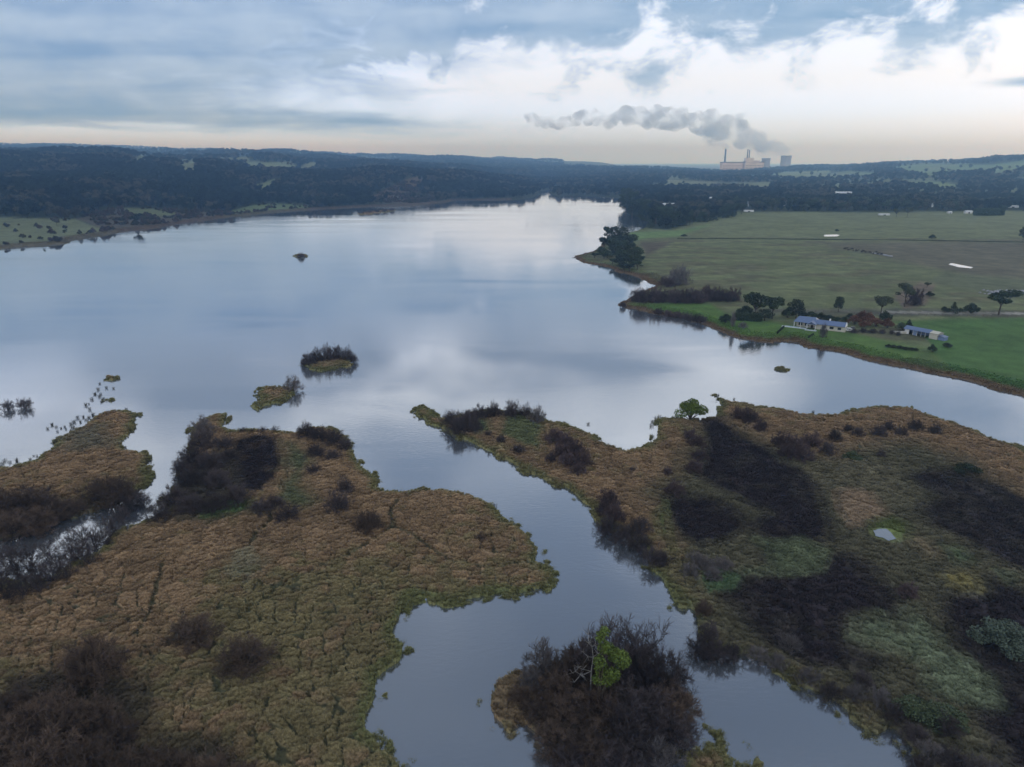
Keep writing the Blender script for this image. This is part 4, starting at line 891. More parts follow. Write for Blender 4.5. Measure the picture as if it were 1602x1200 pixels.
tree(1402, 340, 9, 13, 'gum', 'left one of two trees standing out in front of the tree belt'); tree(1419, 340, 12, 16, 'gum', 'right one of two trees standing out in front of the tree belt')
# around the house
tree(1181, 500, 36, 44, 'dark', 'biggest dark evergreen left of the lakeside house'); tree(1208, 499, 30, 36, 'dark', 'dark evergreen just right of the biggest one left of the house')
tree(1165, 499, 24, 24, 'bush', 'broad dark bush under the biggest evergreen left of the house', cat='bush'); tree(1196, 502, 24, 20, 'round', 'low dark evergreen between hedge and house lawn')
tree(1245, 498, 26, 32, 'round', 'brown-green evergreen behind the left end of the house'); tree(1232, 497, 18, 20, 'bush', 'dark bush beside the brown-green evergreen', cat='bush')
tree(1135, 505, 17, 16, 'bush', 'clipped round bush at the left end of the garden', cat='bush')
shrub(1146, 511, 12, 'grey', 'pale upright bare tree beside the round garden bush', h=27, name='bare_tree'); shrub(1162, 513, 18, 'grey', 'low pale bare shrub on the lawn', h=10); shrub(1287, 528, 16, 'grey', 'thin pale bare tree in front of the lakeside house', h=24, name='bare_tree')
tree(1311, 488, 15, 26, 'round', 'lone round-topped tree on the track behind the house'); tree(1378, 492, 28, 30, 'gum', 'spreading pale gum beside the track, left one of two')
tree(1415, 480, 26, 36, 'gum', 'tall pale gum by the bare brown patch, right one of two'); tree(1454, 464, 12, 10, 'bush', 'small dark bush at the brown patch in the pasture', cat='bush'); tree(1450, 450, 12, 9, 'gum', 'small faded tree above the brown patch')
shrub(1430, 478, 34, 'purple', 'wide brown bare shrub beside the tall pale gum', h=28)
tree(1478, 489, 12, 11, 'bush', 'lowest of three dark bushes by the farm road', cat='bush'); tree(1491, 490, 13, 19, 'cone', 'pointed middle one of three dark bushes by the farm road'); tree(1501, 489, 9, 9, 'bush', 'smallest right one of three dark bushes by the farm road', cat='bush')
tree(1519, 490, 21, 18, 'bush', 'round solid dark bush by the farm road', cat='bush'); tree(1562, 493, 46, 40, 'dark', 'large spreading gum by the farm road near the right edge')
G = 'red-leaved autumn trees between house and shed'
for a in ((1336, 508, 20, 18), (1347, 503, 22, 20), (1359, 505, 22, 19), (1370, 511, 20, 17), (1388, 513, 18, 18), (1352, 512, 18, 12)): tree(*a, 'red', 'red-brown autumn tree between the house and the long shed', G)
tree(1384, 503, 19, 19, 'bush', 'dark green bush among the red trees', cat='bush'); tree(1411, 517, 20, 15, 'willow', 'yellow-green bush beside the end of the long shed', cat='bush'); tree(1421, 513, 11, 14, 'cone', 'thin dark conifer at the corner of the long shed')
tree(1458, 551, 12, 15, 'bush', 'upright dark bush in front of the shed', cat='bush'); tree(1482, 543, 14, 8, 'bush', 'low dark bush right of the blue lean-to', cat='bush')
G = 'dark bushes behind the lakeside house'
for a in ((1256, 497, 16, 12), (1270, 497, 18, 12), (1284, 499, 18, 12), (1297, 501, 16, 10), (1308, 503, 14, 9), (1322, 503, 14, 9), (1330, 498, 14, 9)): tree(*a, 'bush', 'low dark bush in the row behind the lakeside house', G, cat='bush')
G = 'grey scrub along the drive'
for a in ((1335, 521, 16), (1350, 520, 18), (1365, 521, 18), (1380, 522, 16), (1395, 523, 14), (1405, 525, 12)): shrub(*a, 'dark', 'low grey-black scrub along the drive between house and shed', G, h=8)
G = 'low dark shrubs on the lower lawn'
for a in ((1390, 543, 10), (1398, 544, 12), (1407, 545, 12), (1417, 547, 12), (1426, 548, 12), (1433, 549, 8)): tree(a[0], a[1], a[2], 5.5, 'bush', 'low dark shrub in the short row on the lawn below the shed', G, cat='shrub')
tree(1458, 374, 9, 8, 'bush', 'dark bush on the fence line in the middle of the pastures', cat='bush'); tree(1600, 376, 14, 22, 'round', 'dark evergreen on the fence line at the right edge'); tree(1309, 362, 7, 4, 'bush', 'tiny dark bush just above the narrow farm pond', cat='bush'); tree(1070, 370, 8, 4, 'bush', 'tiny dark bush at the left end of the fence line', cat='bush')
# left bank
G = 'single trees on the left bank meadow'
for a in ((67, 378, 5, 7), (102, 366, 7, 7), (108, 346, 6, 5)): tree(*a, 'dark', 'small single tree on the left bank meadow', G)

# ------------------------------------------------------------------ far woods: one mass of trees
def far_tree(seed, kind, per, size):
    rs_ = np.random.RandomState(seed); a = tree_mesh(seed, kind, LM, LM, per, size)
    o = bpy.data.objects.new('wood_tree', None)
    t_, c_m = a
    n1_ = len(t_.vertices); V = np.zeros((n1_+len(c_m.vertices), 3), np.float32)
    v1 = np.zeros(n1_*3, np.float32); t_.vertices.foreach_get('co', v1); v2 = np.zeros(len(c_m.vertices)*3, np.float32); c_m.vertices.foreach_get('co', v2)
    V = np.concatenate([v1.reshape(-1, 3), v2.reshape(-1, 3)])
    f1_ = np.zeros(len(t_.loops), np.int32); t_.loops.foreach_get('vertex_index', f1_); f2_ = np.zeros(len(c_m.loops), np.int32); c_m.loops.foreach_get('vertex_index', f2_)
    Fq = np.concatenate([f1_.reshape(-1, 4), f2_.reshape(-1, 4)+n1_])
    return bpy.data.objects.new('wood_tree', npmesh('wood_tree', V, Fq, LM))
fp = [far_tree(3, 'gum', 26, 0.05), far_tree(8, 'gum', 26, 0.055), far_tree(12, 'round', 22, 0.06), far_tree(21, 'gum', 30, 0.05)]
wgt = FOR*vis*np.where((GX > 0) & (RR < 3500), 0.22+1.3*sst(n2, 0.44, 0.60), 1.0)
wgt = wgt/np.maximum(RR/1600.0, 1.0)**1.5
fi, fj = sample(wgt, 60000); x, y = place(fi, fj); z = grid_at(GH, fi, fj); dd = np.hypot(x, y)
base = np.array([[0.019, 0.028, 0.022]])*(0.5+0.9*RS.rand(len(x)))[:, None]*(0.55+0.95*fbm(x/170, y/170, 15, 3))[:, None]
br = (fbm(x/90, y/90, 5, 2) > 0.56)[:, None]; base = np.where(br & (RS.rand(len(x)) < .6)[:, None], np.array([[0.070, 0.068, 0.050]])*(0.7+0.6*RS.rand(len(x)))[:, None], base)
sc_ = (9+8*RS.rand(len(x)))*np.clip(dd/1900, 1.0, 2.2)**0.5
scatter('distant_woods', np.stack([x, y, z-0.3], -1), RS.rand(len(x))*6.283, sc_, base, fp, 'dark eucalyptus woods over the hills and the far shore')
# scattered scrub on the rough slopes of the left bank
wgt = (1-FOR)*(GX < 0)*(LAND > 7)*(GH > 0.5)*(RR < 1900)*(MAR < -3)*vis*sst(n2, 0.45, 0.6)*np.where(C[..., 1] > C[..., 0]*1.02, 0.06, 1.0)
fi, fj = sample(wgt, 1500); x, y = place(fi, fj); z = grid_at(GH, fi, fj)
base = np.where((RS.rand(len(x)) < .5)[:, None], np.array([[0.05, 0.05, 0.03]]), np.array([[0.075, 0.055, 0.04]]))*(0.6+0.6*RS.rand(len(x)))[:, None]
fb = [far_tree(31, 'bush', 24, 0.07), far_tree(33, 'bush', 24, 0.07)]
scatter('bank_scrub', np.stack([x, y, z-0.1], -1), RS.rand(len(x))*6.283, 2.5+4.5*RS.rand(len(x)), base, fb, 'low brown scrub along the left shore of the lake')
print('woods', round(time.time()-T0, 1))

# ------------------------------------------------------------------ box / solid builder
class MB:
    def __init__(s): s.V = []; s.F = []
    def box(s, x0, x1, y0, y1, z0, z1):
        k = len(s.V); s.V += [(x0, y0, z0), (x1, y0, z0), (x1, y1, z0), (x0, y1, z0), (x0, y0, z1), (x1, y0, z1), (x1, y1, z1), (x0, y1, z1)]
        s.F += [(k, k+3, k+2, k+1), (k+4, k+5, k+6, k+7), (k, k+1, k+5, k+4), (k+1, k+2, k+6, k+5), (k+2, k+3, k+7, k+6), (k+3, k, k+4, k+7)]; return s
    def poly(s, pts, faces): k = len(s.V); s.V += pts; s.F += [tuple(k+i for i in f) for f in faces]; return s
    def gable(s, x0, x1, y0, y1, ze, zr, th_=0.12, axis='x', hip=0.0):
        """pitched roof slab, ridge along axis"""
        if axis == 'x':
            ym = (y0+y1)/2; q = [(x0, y0, ze), (x1, y0, ze), (x1, y1, ze), (x0, y1, ze), (x0+hip, ym, zr), (x1-hip, ym, zr)]
        else:
            xm = (x0+x1)/2; q = [(x1, y0, ze), (x1, y1, ze), (x0, y1, ze), (x0, y0, ze), (xm, y0+hip, zr), (xm, y1-hip, zr)]
        lo_ = [(a, b_, c_-th_) for a, b_, c_ in q]
        f = [(0, 1, 5, 4), (2, 3, 4, 5), (1, 2, 5), (3, 0, 4)]
        return s.poly(q+lo_, f+[(7, 6, 10, 11), (9, 8, 11, 10), (8, 7, 11), (6, 9, 10), (0, 6, 7, 1), (1, 7, 8, 2), (2, 8, 9, 3), (3, 9, 6, 0)])
    def build(s, name, m, parent=None):
        me_ = bpy.data.meshes.new(name); me_.from_pydata(s.V, [], s.F); me_.materials.append(m); me_.update(); return link(name, me_, parent)
def empty(name, loc, rz=0): o = bpy.data.objects.new(name, None); COL.objects.link(o); o.location = loc; o.rotation_euler = (0, 0, rz); return o
def lathe(prof, n_=40, cx=0, cy=0):
    V = []; Fq = []
    for (r_, z_) in prof:
        for k in range(n_): a = k*2*math.pi/n_; V.append((cx+r_*math.cos(a), cy+r_*math.sin(a), z_))
    for i in range(len(prof)-1):
        for k in range(n_): Fq.append((i*n_+k, i*n_+(k+1) % n_, (i+1)*n_+(k+1) % n_, (i+1)*n_+k))
    return V, Fq
M_ROOFB = mat('blue_roof_steel', (0.11, 0.16, 0.28), 0.5, 0.12, 1.5, 0.0, 0.5)
M_CREAM = mat('cream_wall', (0.50, 0.48, 0.42), 0.8, 0.12, 2)
M_WHITE = mat('white_paint', (0.72, 0.73, 0.74), 0.6, 0.08, 2)
M_GLASS = mat('dark_glass', (0.02, 0.025, 0.03), 0.12, 0, spec=0.6)
M_SLAB = mat('pale_paving', (0.42, 0.46, 0.50), 0.8, 0.15, 1.2)
M_DARKP = mat('dark_timber', (0.05, 0.045, 0.045), 0.8, 0.2, 3)
M_GREYW = mat('grey_timber', (0.16, 0.14, 0.12), 0.9, 0.3, 3)
M_BLUEW = mat('blue_shed_wall', (0.16, 0.22, 0.36), 0.7, 0.1, 2)

# lakeside house: long low house, two wings, verandah and porch
hx, hy, hz = HOUSE
rt_ = empty('lakeside_house', (hx, hy, hz), R(-33)); tag(rt_, 'low cream lakeside house with blue roofs, white porch and dark verandah', 'house')
MB().box(-11.5, -2.5, 0.5, 6.5, -0.3, 2.7).box(-2.5, 11, -1.2, 4.4, -0.3, 2.6).build('wall', M_CREAM, rt_)
MB().poly([(11.02, -1.2, 2.6), (11.02, 4.4, 2.6), (11.02, 1.6, 4.3), (10.8, -1.2, 2.6), (10.8, 4.4, 2.6), (10.8, 1.6, 4.3)], [(0, 1, 2), (5, 4, 3), (0, 2, 5, 3), (1, 4, 5, 2)]).build('gable_wall', M_WHITE, rt_)
MB().gable(-12.6, -1.6, -2.0, 7.2, 2.75, 4.9, axis='x', hip=1.6).build('roof', M_ROOFB, rt_)
MB().gable(-2.8, 10.75, -1.9, 5.0, 2.62, 4.25, axis='x').build('roof', M_ROOFB, rt_)
MB().gable(-6.0, -1.7, -4.6, 0.0, 2.72, 3.9, axis='y').build('porch_roof', M_ROOFB, rt_)
for a, b_ in ((-5.9, -4.4), (-1.9, -4.4), (-5.9, -1.8), (-12.2, -1.8), (-9.2, -1.8)): MB().box(a-0.1, a+0.1, b_-0.1, b_+0.1, 0.0, 2.62).build('post', M_WHITE, rt_)
MB().box(-6.0, -1.8, -4.5, -4.38, 2.45, 2.64).build('beam', M_WHITE, rt_)
for (a, b_) in ((-10.6, 1.8), (-7.6, 1.8)):
    MB().box(a, a+b_, 0.42, 0.498, 0.7, 2.1).build('window', M_GLASS, rt_)
for (a, b_) in ((0.6, 1.6), (4.0, 1.8), (7.6, 1.6)):
    wn = MB().box(a, a+b_, -1.26, -1.202, 0.8, 2.0).build('window', M_GLASS, rt_); MB().box(a-0.08, a+b_+0.08, -1.32, -1.265, 0.68, 0.79).build('sill', M_WHITE, wn)
MB().box(-4.8, -3.8, 0.42, 0.498, 0.0, 2.1).build('door', M_DARKP, rt_)
MB().box(11.03, 11.09, 1.0, 2.2, 1.2, 2.2).build('window', M_GLASS, rt_)
MB().box(3.0, 3.6, 2.0, 2.6, 3.4, 5.0).build('chimney', M_WHITE, rt_)
MB().box(-17.5, -6.3, -4.6, -2.1, -0.3, 0.18).box(-6.25, -1.0, -6.8, -4.6, -0.3, 0.14).build('terrace', M_SLAB, rt_)
tg = empty('swimming_pool', (hx, hy, hz+0.181), R(-33)); tag(tg, 'small pale blue pool set in the terrace left of the house', 'pool')
MB().box(-15.5, -9.5, -4.2, -2.5, 0.0, 0.06).build('pool_water', mat('pool_water', (0.30, 0.48, 0.58), 0.1, 0), tg); MB().box(-15.7, -9.3, -4.4, -4.205, 0.0, 0.10).box(-15.7, -9.3, -2.495, -2.3, 0.0, 0.10).build('pool_rim', M_WHITE, tg)
def car(px, py, rz, m, label):
    x, y, z = on(px, py); c = empty('parked_car', (x, y, z+0.02), rz); tag(c, label, 'car')
    b_ = MB(); pr = [(-2.2, 0.35), (-2.2, 0.85), (-1.3, 0.98), (-0.75, 1.45), (0.9, 1.48), (1.7, 1.0), (2.2, 0.92), (2.2, 0.35)]
    V_ = [(p, -0.85, q) for p, q in pr]+[(p, 0.85, q) for p, q in pr]; n_ = len(pr)
    b_.poly(V_, [tuple(range(n_)), tuple(range(2*n_-1, n_-1, -1))]+[(i, i+n_, (i+1) % n_+n_, (i+1) % n_) for i in range(n_)]).build('body', m, c)
    MB().box(-0.9, 1.2, -0.87, -0.855, 1.0, 1.36).box(-0.9, 1.2, 0.855, 0.87, 1.0, 1.36).build('side_window', M_GLASS, c)
    for sx in (-1.35, 1.35):
        for sy in (-0.8, 0.8):
            V_, F_ = lathe([(0.001, -0.11), (0.33, -0.11), (0.33, 0.11), (0.001, 0.11)], 14); m_ = bpy.data.meshes.new('wheel'); m_.from_pydata(V_, [], F_); m_.materials.append(M_DARKP)
            wo = link('wheel', m_, c); wo.location = (sx, sy, 0.33); wo.rotation_euler = (R(90), 0, 0)
car(1327, 518, R(-15), M_WHITE, 'white car parked at the right end of the lakeside house'); car(1334, 516, R(60), mat('dark_car_paint', (0.02, 0.022, 0.03), 0.3, 0, spec=0.6), 'dark car parked behind the white car')

# long shed
hx, hy, hz = SHED
rt_ = empty('long_shed', (hx, hy, hz), R(-58)); rt_.scale = (0.66, 0.66, 0.8); tag(rt_, 'long farm shed with blue roof, open dark bays and a big cream end', 'shed')
MB().box(-12, 6, 3.0, 3.2, -0.3, 2.9).box(-12, -11.8, -3.2, 3.0, -0.3, 2.9).build('wall', M_BLUEW, rt_)
MB().box(6, 11.5, -3.6, 3.6, -0.3, 3.3).build('end_block', M_CREAM, rt_)
MB().gable(-12.6, 6.0, -4.0, 4.0, 3.0, 4.5, axis='x').build('roof', M_ROOFB, rt_)
MB().gable(5.99, 11.9, -4.0, 4.0, 3.35, 4.3, axis='x').build('roof', M_CREAM, rt_)
for i in range(7): MB().box(-11.7+i*2.9, -11.5+i*2.9, -3.3, -3.1, -0.2, 2.9).build('post', M_WHITE, rt_)
MB().box(-11.4, -8.9, -3.2, -3.05, -0.2, 2.7).build('panel', M_WHITE, rt_); MB().box(-5.6, -3.2, -3.2, -3.05, -0.2, 2.7).build('panel', M_BLUEW, rt_)
MB().box(11.9, 16, -3.2, 1.5, -0.3, 2.0).build('lean_to', M_BLUEW, rt_); MB().poly([(11.8, -3.6, 2.7), (16.4, -3.6, 2.1), (16.4, 1.9, 2.1), (11.8, 1.9, 2.7), (11.8, -3.6, 2.6), (16.4, -3.6, 2.0), (16.4, 1.9, 2.0), (11.8, 1.9, 2.6)], [(0, 1, 2, 3), (7, 6, 5, 4), (0, 4, 5, 1), (1, 5, 6, 2), (2, 6, 7, 3), (3, 7, 4, 0)]).build('lean_to_roof', M_ROOFB, rt_)
x0, y0, z0 = on(1396, 521.5); x1, y1, z1_ = on(1419, 522)
fw = empty('garden_wall', (x0, y0, z0), math.atan2(y1-y0, x1-x0)); L_ = math.hypot(x1-x0, y1-y0); tag(fw, 'low pale garden wall left of the long shed', 'wall')
MB().box(0, L_, -0.12, 0.12, -0.2, 1.0).build('wall', M_CREAM, fw); MB().box(-0.05, L_+0.05, -0.17, 0.17, 1.002, 1.1).build('coping', M_WHITE, fw)

# clipped hedges
def hedge(pts, h_, wd, label, size=0.35, n_=60, name='hedge'):
    P_ = [on(a, b_) for a, b_ in pts]; cl = []
    for (a, b_) in zip(P_[:-1], P_[1:]):
        L2 = math.hypot(b_[0]-a[0], b_[1]-a[1]); k = max(2, int(L2/(wd*0.5)))
        for i in range(k+1):
            t = i/k
            for zl in (0.3, 0.72): cl.append([a[0]*(1-t)+b_[0]*t-P_[0][0], a[1]*(1-t)+b_[1]*t-P_[0][1], a[2]*(1-t)+b_[2]*t-P_[0][2]+h_*zl, max(wd*0.5, h_*0.36)])
    o = link(name, leaf_mesh(np.random.RandomState(len(cl)), cl, n_, size, M_LEAF, name, 1.0)); o.location = P_[0]; return tag(o, label, 'hedge')
hedge([(1152, 501), (1170, 502), (1188, 503)], 4.0, 2.5, 'tall clipped dark green hedge on the house lawn', 0.3, 260)
hedge([(1526, 337), (1545, 337.3), (1567, 337)], 10, 7, 'big dark rectangular hedge at the far end of the pasture', 0.8, 300, 'tall_hedge')
hedge([(1216, 522), (1221, 517), (1226, 512.5)], 0.9, 0.7, 'short slanting clipped hedge left of the pool terrace', 0.16, 60)
hedge([(1265, 529), (1272, 524.5)], 0.9, 0.7, 'short slanting clipped hedge below the porch', 0.16, 60)

# fences
def fence(pts, label, step, rails=3, ph=1.2):
    P_ = [on(a, b_) for a, b_ in pts]; r_ = empty('farm_fence', P_[0]); tag(r_, label, 'fence'); pm = None; W = []
    for (a, b_) in zip(P_[:-1], P_[1:]):
        L2 = math.hypot(b_[0]-a[0], b_[1]-a[1]); k = max(1, round(L2/step))
        for i in range(k):
            t = i/k; q = [a[j]*(1-t)+b_[j]*t for j in range(3)]; q[2] = float(ground(np.array([q[0]]), np.array([q[1]]))[0]); W.append(q)
    if pm is None: pm = MB().box(-0.09, 0.09, -0.09, 0.09, -0.3, ph).build('post', M_GREYW, r_); pm.location = (0, 0, 0)
    for q in W[1:]:
        c = pm.copy(); COL.objects.link(c); c.parent = r_; c.location = (q[0]-P_[0][0], q[1]-P_[0][1], q[2]-P_[0][2])
    S = []
    for a, b_ in zip(W[:-1], W[1:]):
        for k in range(rails):
            zz2 = ph*(0.35+0.27*k); S.append([a[0]-P_[0][0], a[1]-P_[0][1], a[2]-P_[0][2]+zz2, b_[0]-P_[0][0], b_[1]-P_[0][1], b_[2]-P_[0][2]+zz2, 0.035, 0.035])
    link('wire', tubes(S, M_GREYW, 'wire'), r_)
fence([(1052, 372), (1200, 372.6), (1400, 374.5), (1610, 377)], 'long dark farm fence crossing between the two big pastures', 7.5)
fence([(1072, 372), (1120, 357)], 'short farm fence running from the long fence toward the wood', 8)
fence([(1180, 486), (1300, 489), (1400, 493), (1500, 495), (1615, 497)], 'farm fence along the road above the lush field', 4.0)
# drain hedge line under the long fence
blk = [(1060, 374), (1130, 373.6), (1230, 374.4), (1330, 375), (1430, 376.4), (1530, 378), (1610, 379.5)]
hedge(blk, 0.45, 0.9, 'low dark drain-side rush line along the long pasture fence', 0.25, 9, 'rush_line')

# cattle by the feed line
M_COW = mat('dark_cow_hide', (0.030, 0.022, 0.018), 0.8, 0.3, 2, obj_rand=0.4)
def cow_mesh():
    """one skinned body: trunk, neck, head, legs"""
    me_ = bpy.data.meshes.new('cow'); Vv = [(-0.8, 0, 1.15), (-0.2, 0, 1.12), (0.5, 0, 1.18), (0.85, 0, 1.3), (1.15, 0, 1.15), (1.4, 0, 0.95),
        (-0.8, 0.22, 0.75), (-0.9, 0.22, 0.42), (-0.82, 0.22, 0.02), (-0.8, -0.22, 0.75), (-0.9, -0.22, 0.42), (-0.82, -0.22, 0.02),
        (0.5, 0.22, 0.75), (0.5, 0.22, 0.4), (0.5, 0.22, 0.02), (0.5, -0.22, 0.75), (0.5, -0.22, 0.4), (0.5, -0.22, 0.02), (-1.0, 0, 1.1), (-1.08, 0, 0.5), (1.08, 0.16, 1.28), (1.08, -0.16, 1.28)]
    E = [(0, 1), (1, 2), (2, 3), (3, 4), (4, 5), (0, 6), (6, 7), (7, 8), (0, 9), (9, 10), (10, 11), (2, 12), (12, 13), (13, 14), (2, 15), (15, 16), (16, 17), (0, 18), (18, 19), (4, 20), (4, 21)]
    Rr = [0.34, 0.38, 0.34, 0.2, 0.15, 0.1, 0.16, 0.08, 0.06, 0.16, 0.08, 0.06, 0.13, 0.07, 0.06, 0.13, 0.07, 0.06, 0.05, 0.03, 0.04, 0.04]
    me_.from_pydata(Vv, E, []); o = bpy.data.objects.new('cow', me_); COL.objects.link(o); md = o.modifiers.new('s', 'SKIN')
    for i, r_ in enumerate(Rr): me_.skin_vertices[0].data[i].radius = (r_, r_)
    me_.skin_vertices[0].data[1].use_root = True; o.modifiers.new('u', 'SUBSURF').levels = 1
    dg = bpy.context.evaluated_depsgraph_get(); m2 = bpy.data.meshes.new_from_object(o.evaluated_get(dg)); bpy.data.objects.remove(o); m2.materials.clear(); m2.materials.append(M_COW); return m2
cm = cow_mesh()
for i in range(30):
    t = i/29; a = 1322+58*t+random.uniform(-1.5, 1.5); b_ = 390.5+9*t+random.uniform(-2.2, 1.0)
    x, y, z = on(a, b_); o = link('cow', cm); o.location = (x, y, z); o.rotation_euler = (0, 0, random.random()*6.28); tag(o, 'dark cow feeding in the line across the brown pasture', 'cow', 'cattle feeding in a line in the pasture')
M_HAY = mat('pale_wrap', (0.34, 0.36, 0.42), 0.6, 0.2, 2)
S = []
x0, y0, z0 = on(1365, 397); bb = MB()
for i in range(16):
    a = 1366+i*1.9; b_ = 396.5+i*0.33; x, y, z = on(a, b_); bb.box(x-x0-0.9, x-x0+0.9, y-y0-0.5, y-y0+0.5, z-z0-0.1, z-z0+0.6+0.2*random.random())
o = bb.build('feed_trough', M_HAY); o.location = (x0, y0, z0); tag(o, 'row of pale feed troughs at the right end of the cattle line', 'trough')
# heap of pale stone at the right edge
x0, y0, z0 = on(1586, 458); rs = np.random.RandomState(9); V_ = []; F_ = []
for i in range(170):
    cx, cyy = rs.randn()*9, rs.randn()*4; r_ = 0.5+rs.rand()*0.8; zc = max(0.1, 1.3-abs(cx)*0.06-abs(cyy)*0.1)*rs.rand()
    k = len(V_)
    for (a, b_, c_) in ((1, 0, 0), (-1, 0, 0), (0, 1, 0), (0, -1, 0), (0, 0, 1), (0, 0, -1)): V_.append((cx+a*r_*(0.7+.6*rs.rand()), cyy+b_*r_*(0.7+.6*rs.rand()), zc+c_*r_*0.7))
    F_ += [(k, k+2, k+4), (k+2, k+1, k+4), (k+1, k+3, k+4), (k+3, k, k+4), (k+2, k, k+5), (k+1, k+2, k+5), (k+3, k+1, k+5), (k, k+3, k+5)]
o = link('stone_heap', npmesh('stone_heap', V_, F_, mat('pale_stone', (0.26, 0.27, 0.31), 0.8, 0.3, 1))); o.location = (x0, y0, z0); tag(o, 'long heap of pale blue-grey rubble at the right edge of the pasture', 'rubble heap')

# white farm buildings in the trees
M_FROOF = mat('pale_steel_roof', (0.55, 0.57, 0.60), 0.5, 0.1, 1)
def farm(px, py, w_px, h_px, label, dp=0.35):
    x, y, z = on(px, py); s = MPP(x, y); W = w_px*s; Hh = h_px*s; D_ = max(6, W*dp); o = empty('farm_building', (x, y, z), R(random.uniform(-8, 8))); tag(o, label, 'farm building')
    MB().box(-W/2, W/2, 0, D_, -1, Hh*0.7).build('wall', M_WHITE, o); MB().gable(-W/2-0.5, W/2+0.5, -0.6, D_+0.6, Hh*0.7, Hh*1.1, 0.2).build('roof', M_FROOF, o)
    MB().box(-W*0.12, W*0.12, -0.06, -0.01, 0, Hh*0.5).build('door', M_DARKP, o); return o
farm(1318, 305, 30, 4.5, 'long low white building in the trees right of centre'); farm(1044, 323, 22, 4.5, 'long pale farm building behind the wood at the lake bend'); farm(1110, 314, 9, 5, 'white cottage above the wood at the lake bend'); farm(1122, 315, 7, 3, 'small grey shed right of the white cottage')
farm(1169, 323, 5, 7, 'tall narrow white shed in the tree belt, left one'); farm(1228, 322, 4, 8, 'tall narrow white shed in the tree belt, right one'); farm(1172, 331.5, 14, 2.6, 'low pale roofed shelter at the left end of the big pasture'); farm(1456, 324, 8, 5, 'white house with bright gable in the tree belt'); farm(1469, 318, 9, 3, 'pale roof just above the white gabled house'); farm(1384, 337, 15, 2.4, 'low pale lean-to in front of the tree belt')
farm(1487, 334, 5, 3, 'tiny bright white shed in front of the tree belt'); farm(1516, 334, 10, 4, 'pale shed at the left end of the big dark hedge'); farm(1585, 325, 16, 3, 'long pale shed right of the big dark hedge'); farm(1003, 316, 5, 3, 'tiny white building at the left end of the far wood')

# ------------------------------------------------------------------ power station
YS = 5300.0
def st_x(px): return (px-801)/F*(YS*CP+70*SP)
def st_z(py):
    b_ = (600-py)/F; return H+(-SP+b_*CP)*YS/(CP+b_*SP)
M_PS = mat('station_cladding', (0.74, 0.58, 0.48), 0.8, 0.15, 0.02); M_PS2 = mat('station_cladding_tan', (0.78, 0.62, 0.46), 0.8, 0.15, 0.02); M_CONC = mat('tower_concrete', (0.36, 0.36, 0.37), 0.9, 0.12, 0.03); M_STK = mat('stack_concrete', (0.13, 0.12, 0.12), 0.9, 0.1, 0.03)
def block(x0p, x1p, topp, dep, name, m, label, ribs=14):
    X0, X1 = st_x(x0p), st_x(x1p); zt = st_z(topp); cx = (X0+X1)/2; wd = (X1-X0)/2; o = empty(name, (cx, YS, 0)); tag(o, label, 'power station')
    MB().box(-wd, wd, 0, dep, -20, zt-6).build('wall', m, o); b_ = MB()
    for i in range(ribs):
        q = -wd+(i+0.5)*2*wd/ribs; b_.box(q-1.1, q+1.1, -1.6, -0.02, -10, zt-7)
    b_.build('wall_ribs', m, o); MB().box(-wd-1, wd+1, -1.9, dep+1, zt-5.98, zt).build('roof', M_STK, o)
    bw = MB()
    for zl in (0.42, 0.62):
        for i in range(ribs-1): q = -wd+(i+1)*2*wd/ribs; bw.box(q-2.2, q+2.2, -0.3, -0.03, zt*zl, zt*zl+5)
    bw.build('windows', M_GLASS, o); return o, cx, wd, zt
block(1129, 1161, 253.2, 60, 'boiler_house', M_PS, 'long flat-roofed brown boiler house left in the power station')
o, cx, wd, zt = block(1164.5, 1194, 252.8, 60, 'turbine_hall', M_PS2, 'tan stepped power station block with a tower on its left end')
X0, X1 = st_x(1165), st_x(1177.5); MB().box(X0-cx, X1-cx, -2.5, 40, zt-5, st_z(247)).build('tower_block', M_PS2, o)
X0, X1 = st_x(1178), st_x(1187); MB().box(X0-cx, X1-cx, -2.4, 40, zt-5.5, st_z(251)).build('roof_block', M_PS, o)
def stack(px, tp, r0, r1, label, base=0, dy=20):
    zt = st_z(tp); V_, F_ = lathe([(r0, base), (r1, zt), (r1*1.12, zt), (r1*1.12, zt+3), (r1*0.7, zt+3)], 24); o = bpy.data.objects.new('chimney_stack', bpy.data.meshes.new('chimney_stack')); o.data.from_pydata(V_, [], F_); o.data.materials.append(M_STK); COL.objects.link(o); o.location = (st_x(px), YS+dy, 0)
    return tag(o, label, 'chimney')
stack(1137, 233.5, 8, 5.4, 'tall smoking chimney stack rising from the left boiler house', dy=62+9)
stack(1171.8, 233.5, 4.6, 3.4, 'left one of two slim chimney stacks on the stepped block', st_z(249), 70); stack(1174.6, 235, 4.2, 3.2, 'right one of two slim chimney stacks on the stepped block', st_z(249), 70)
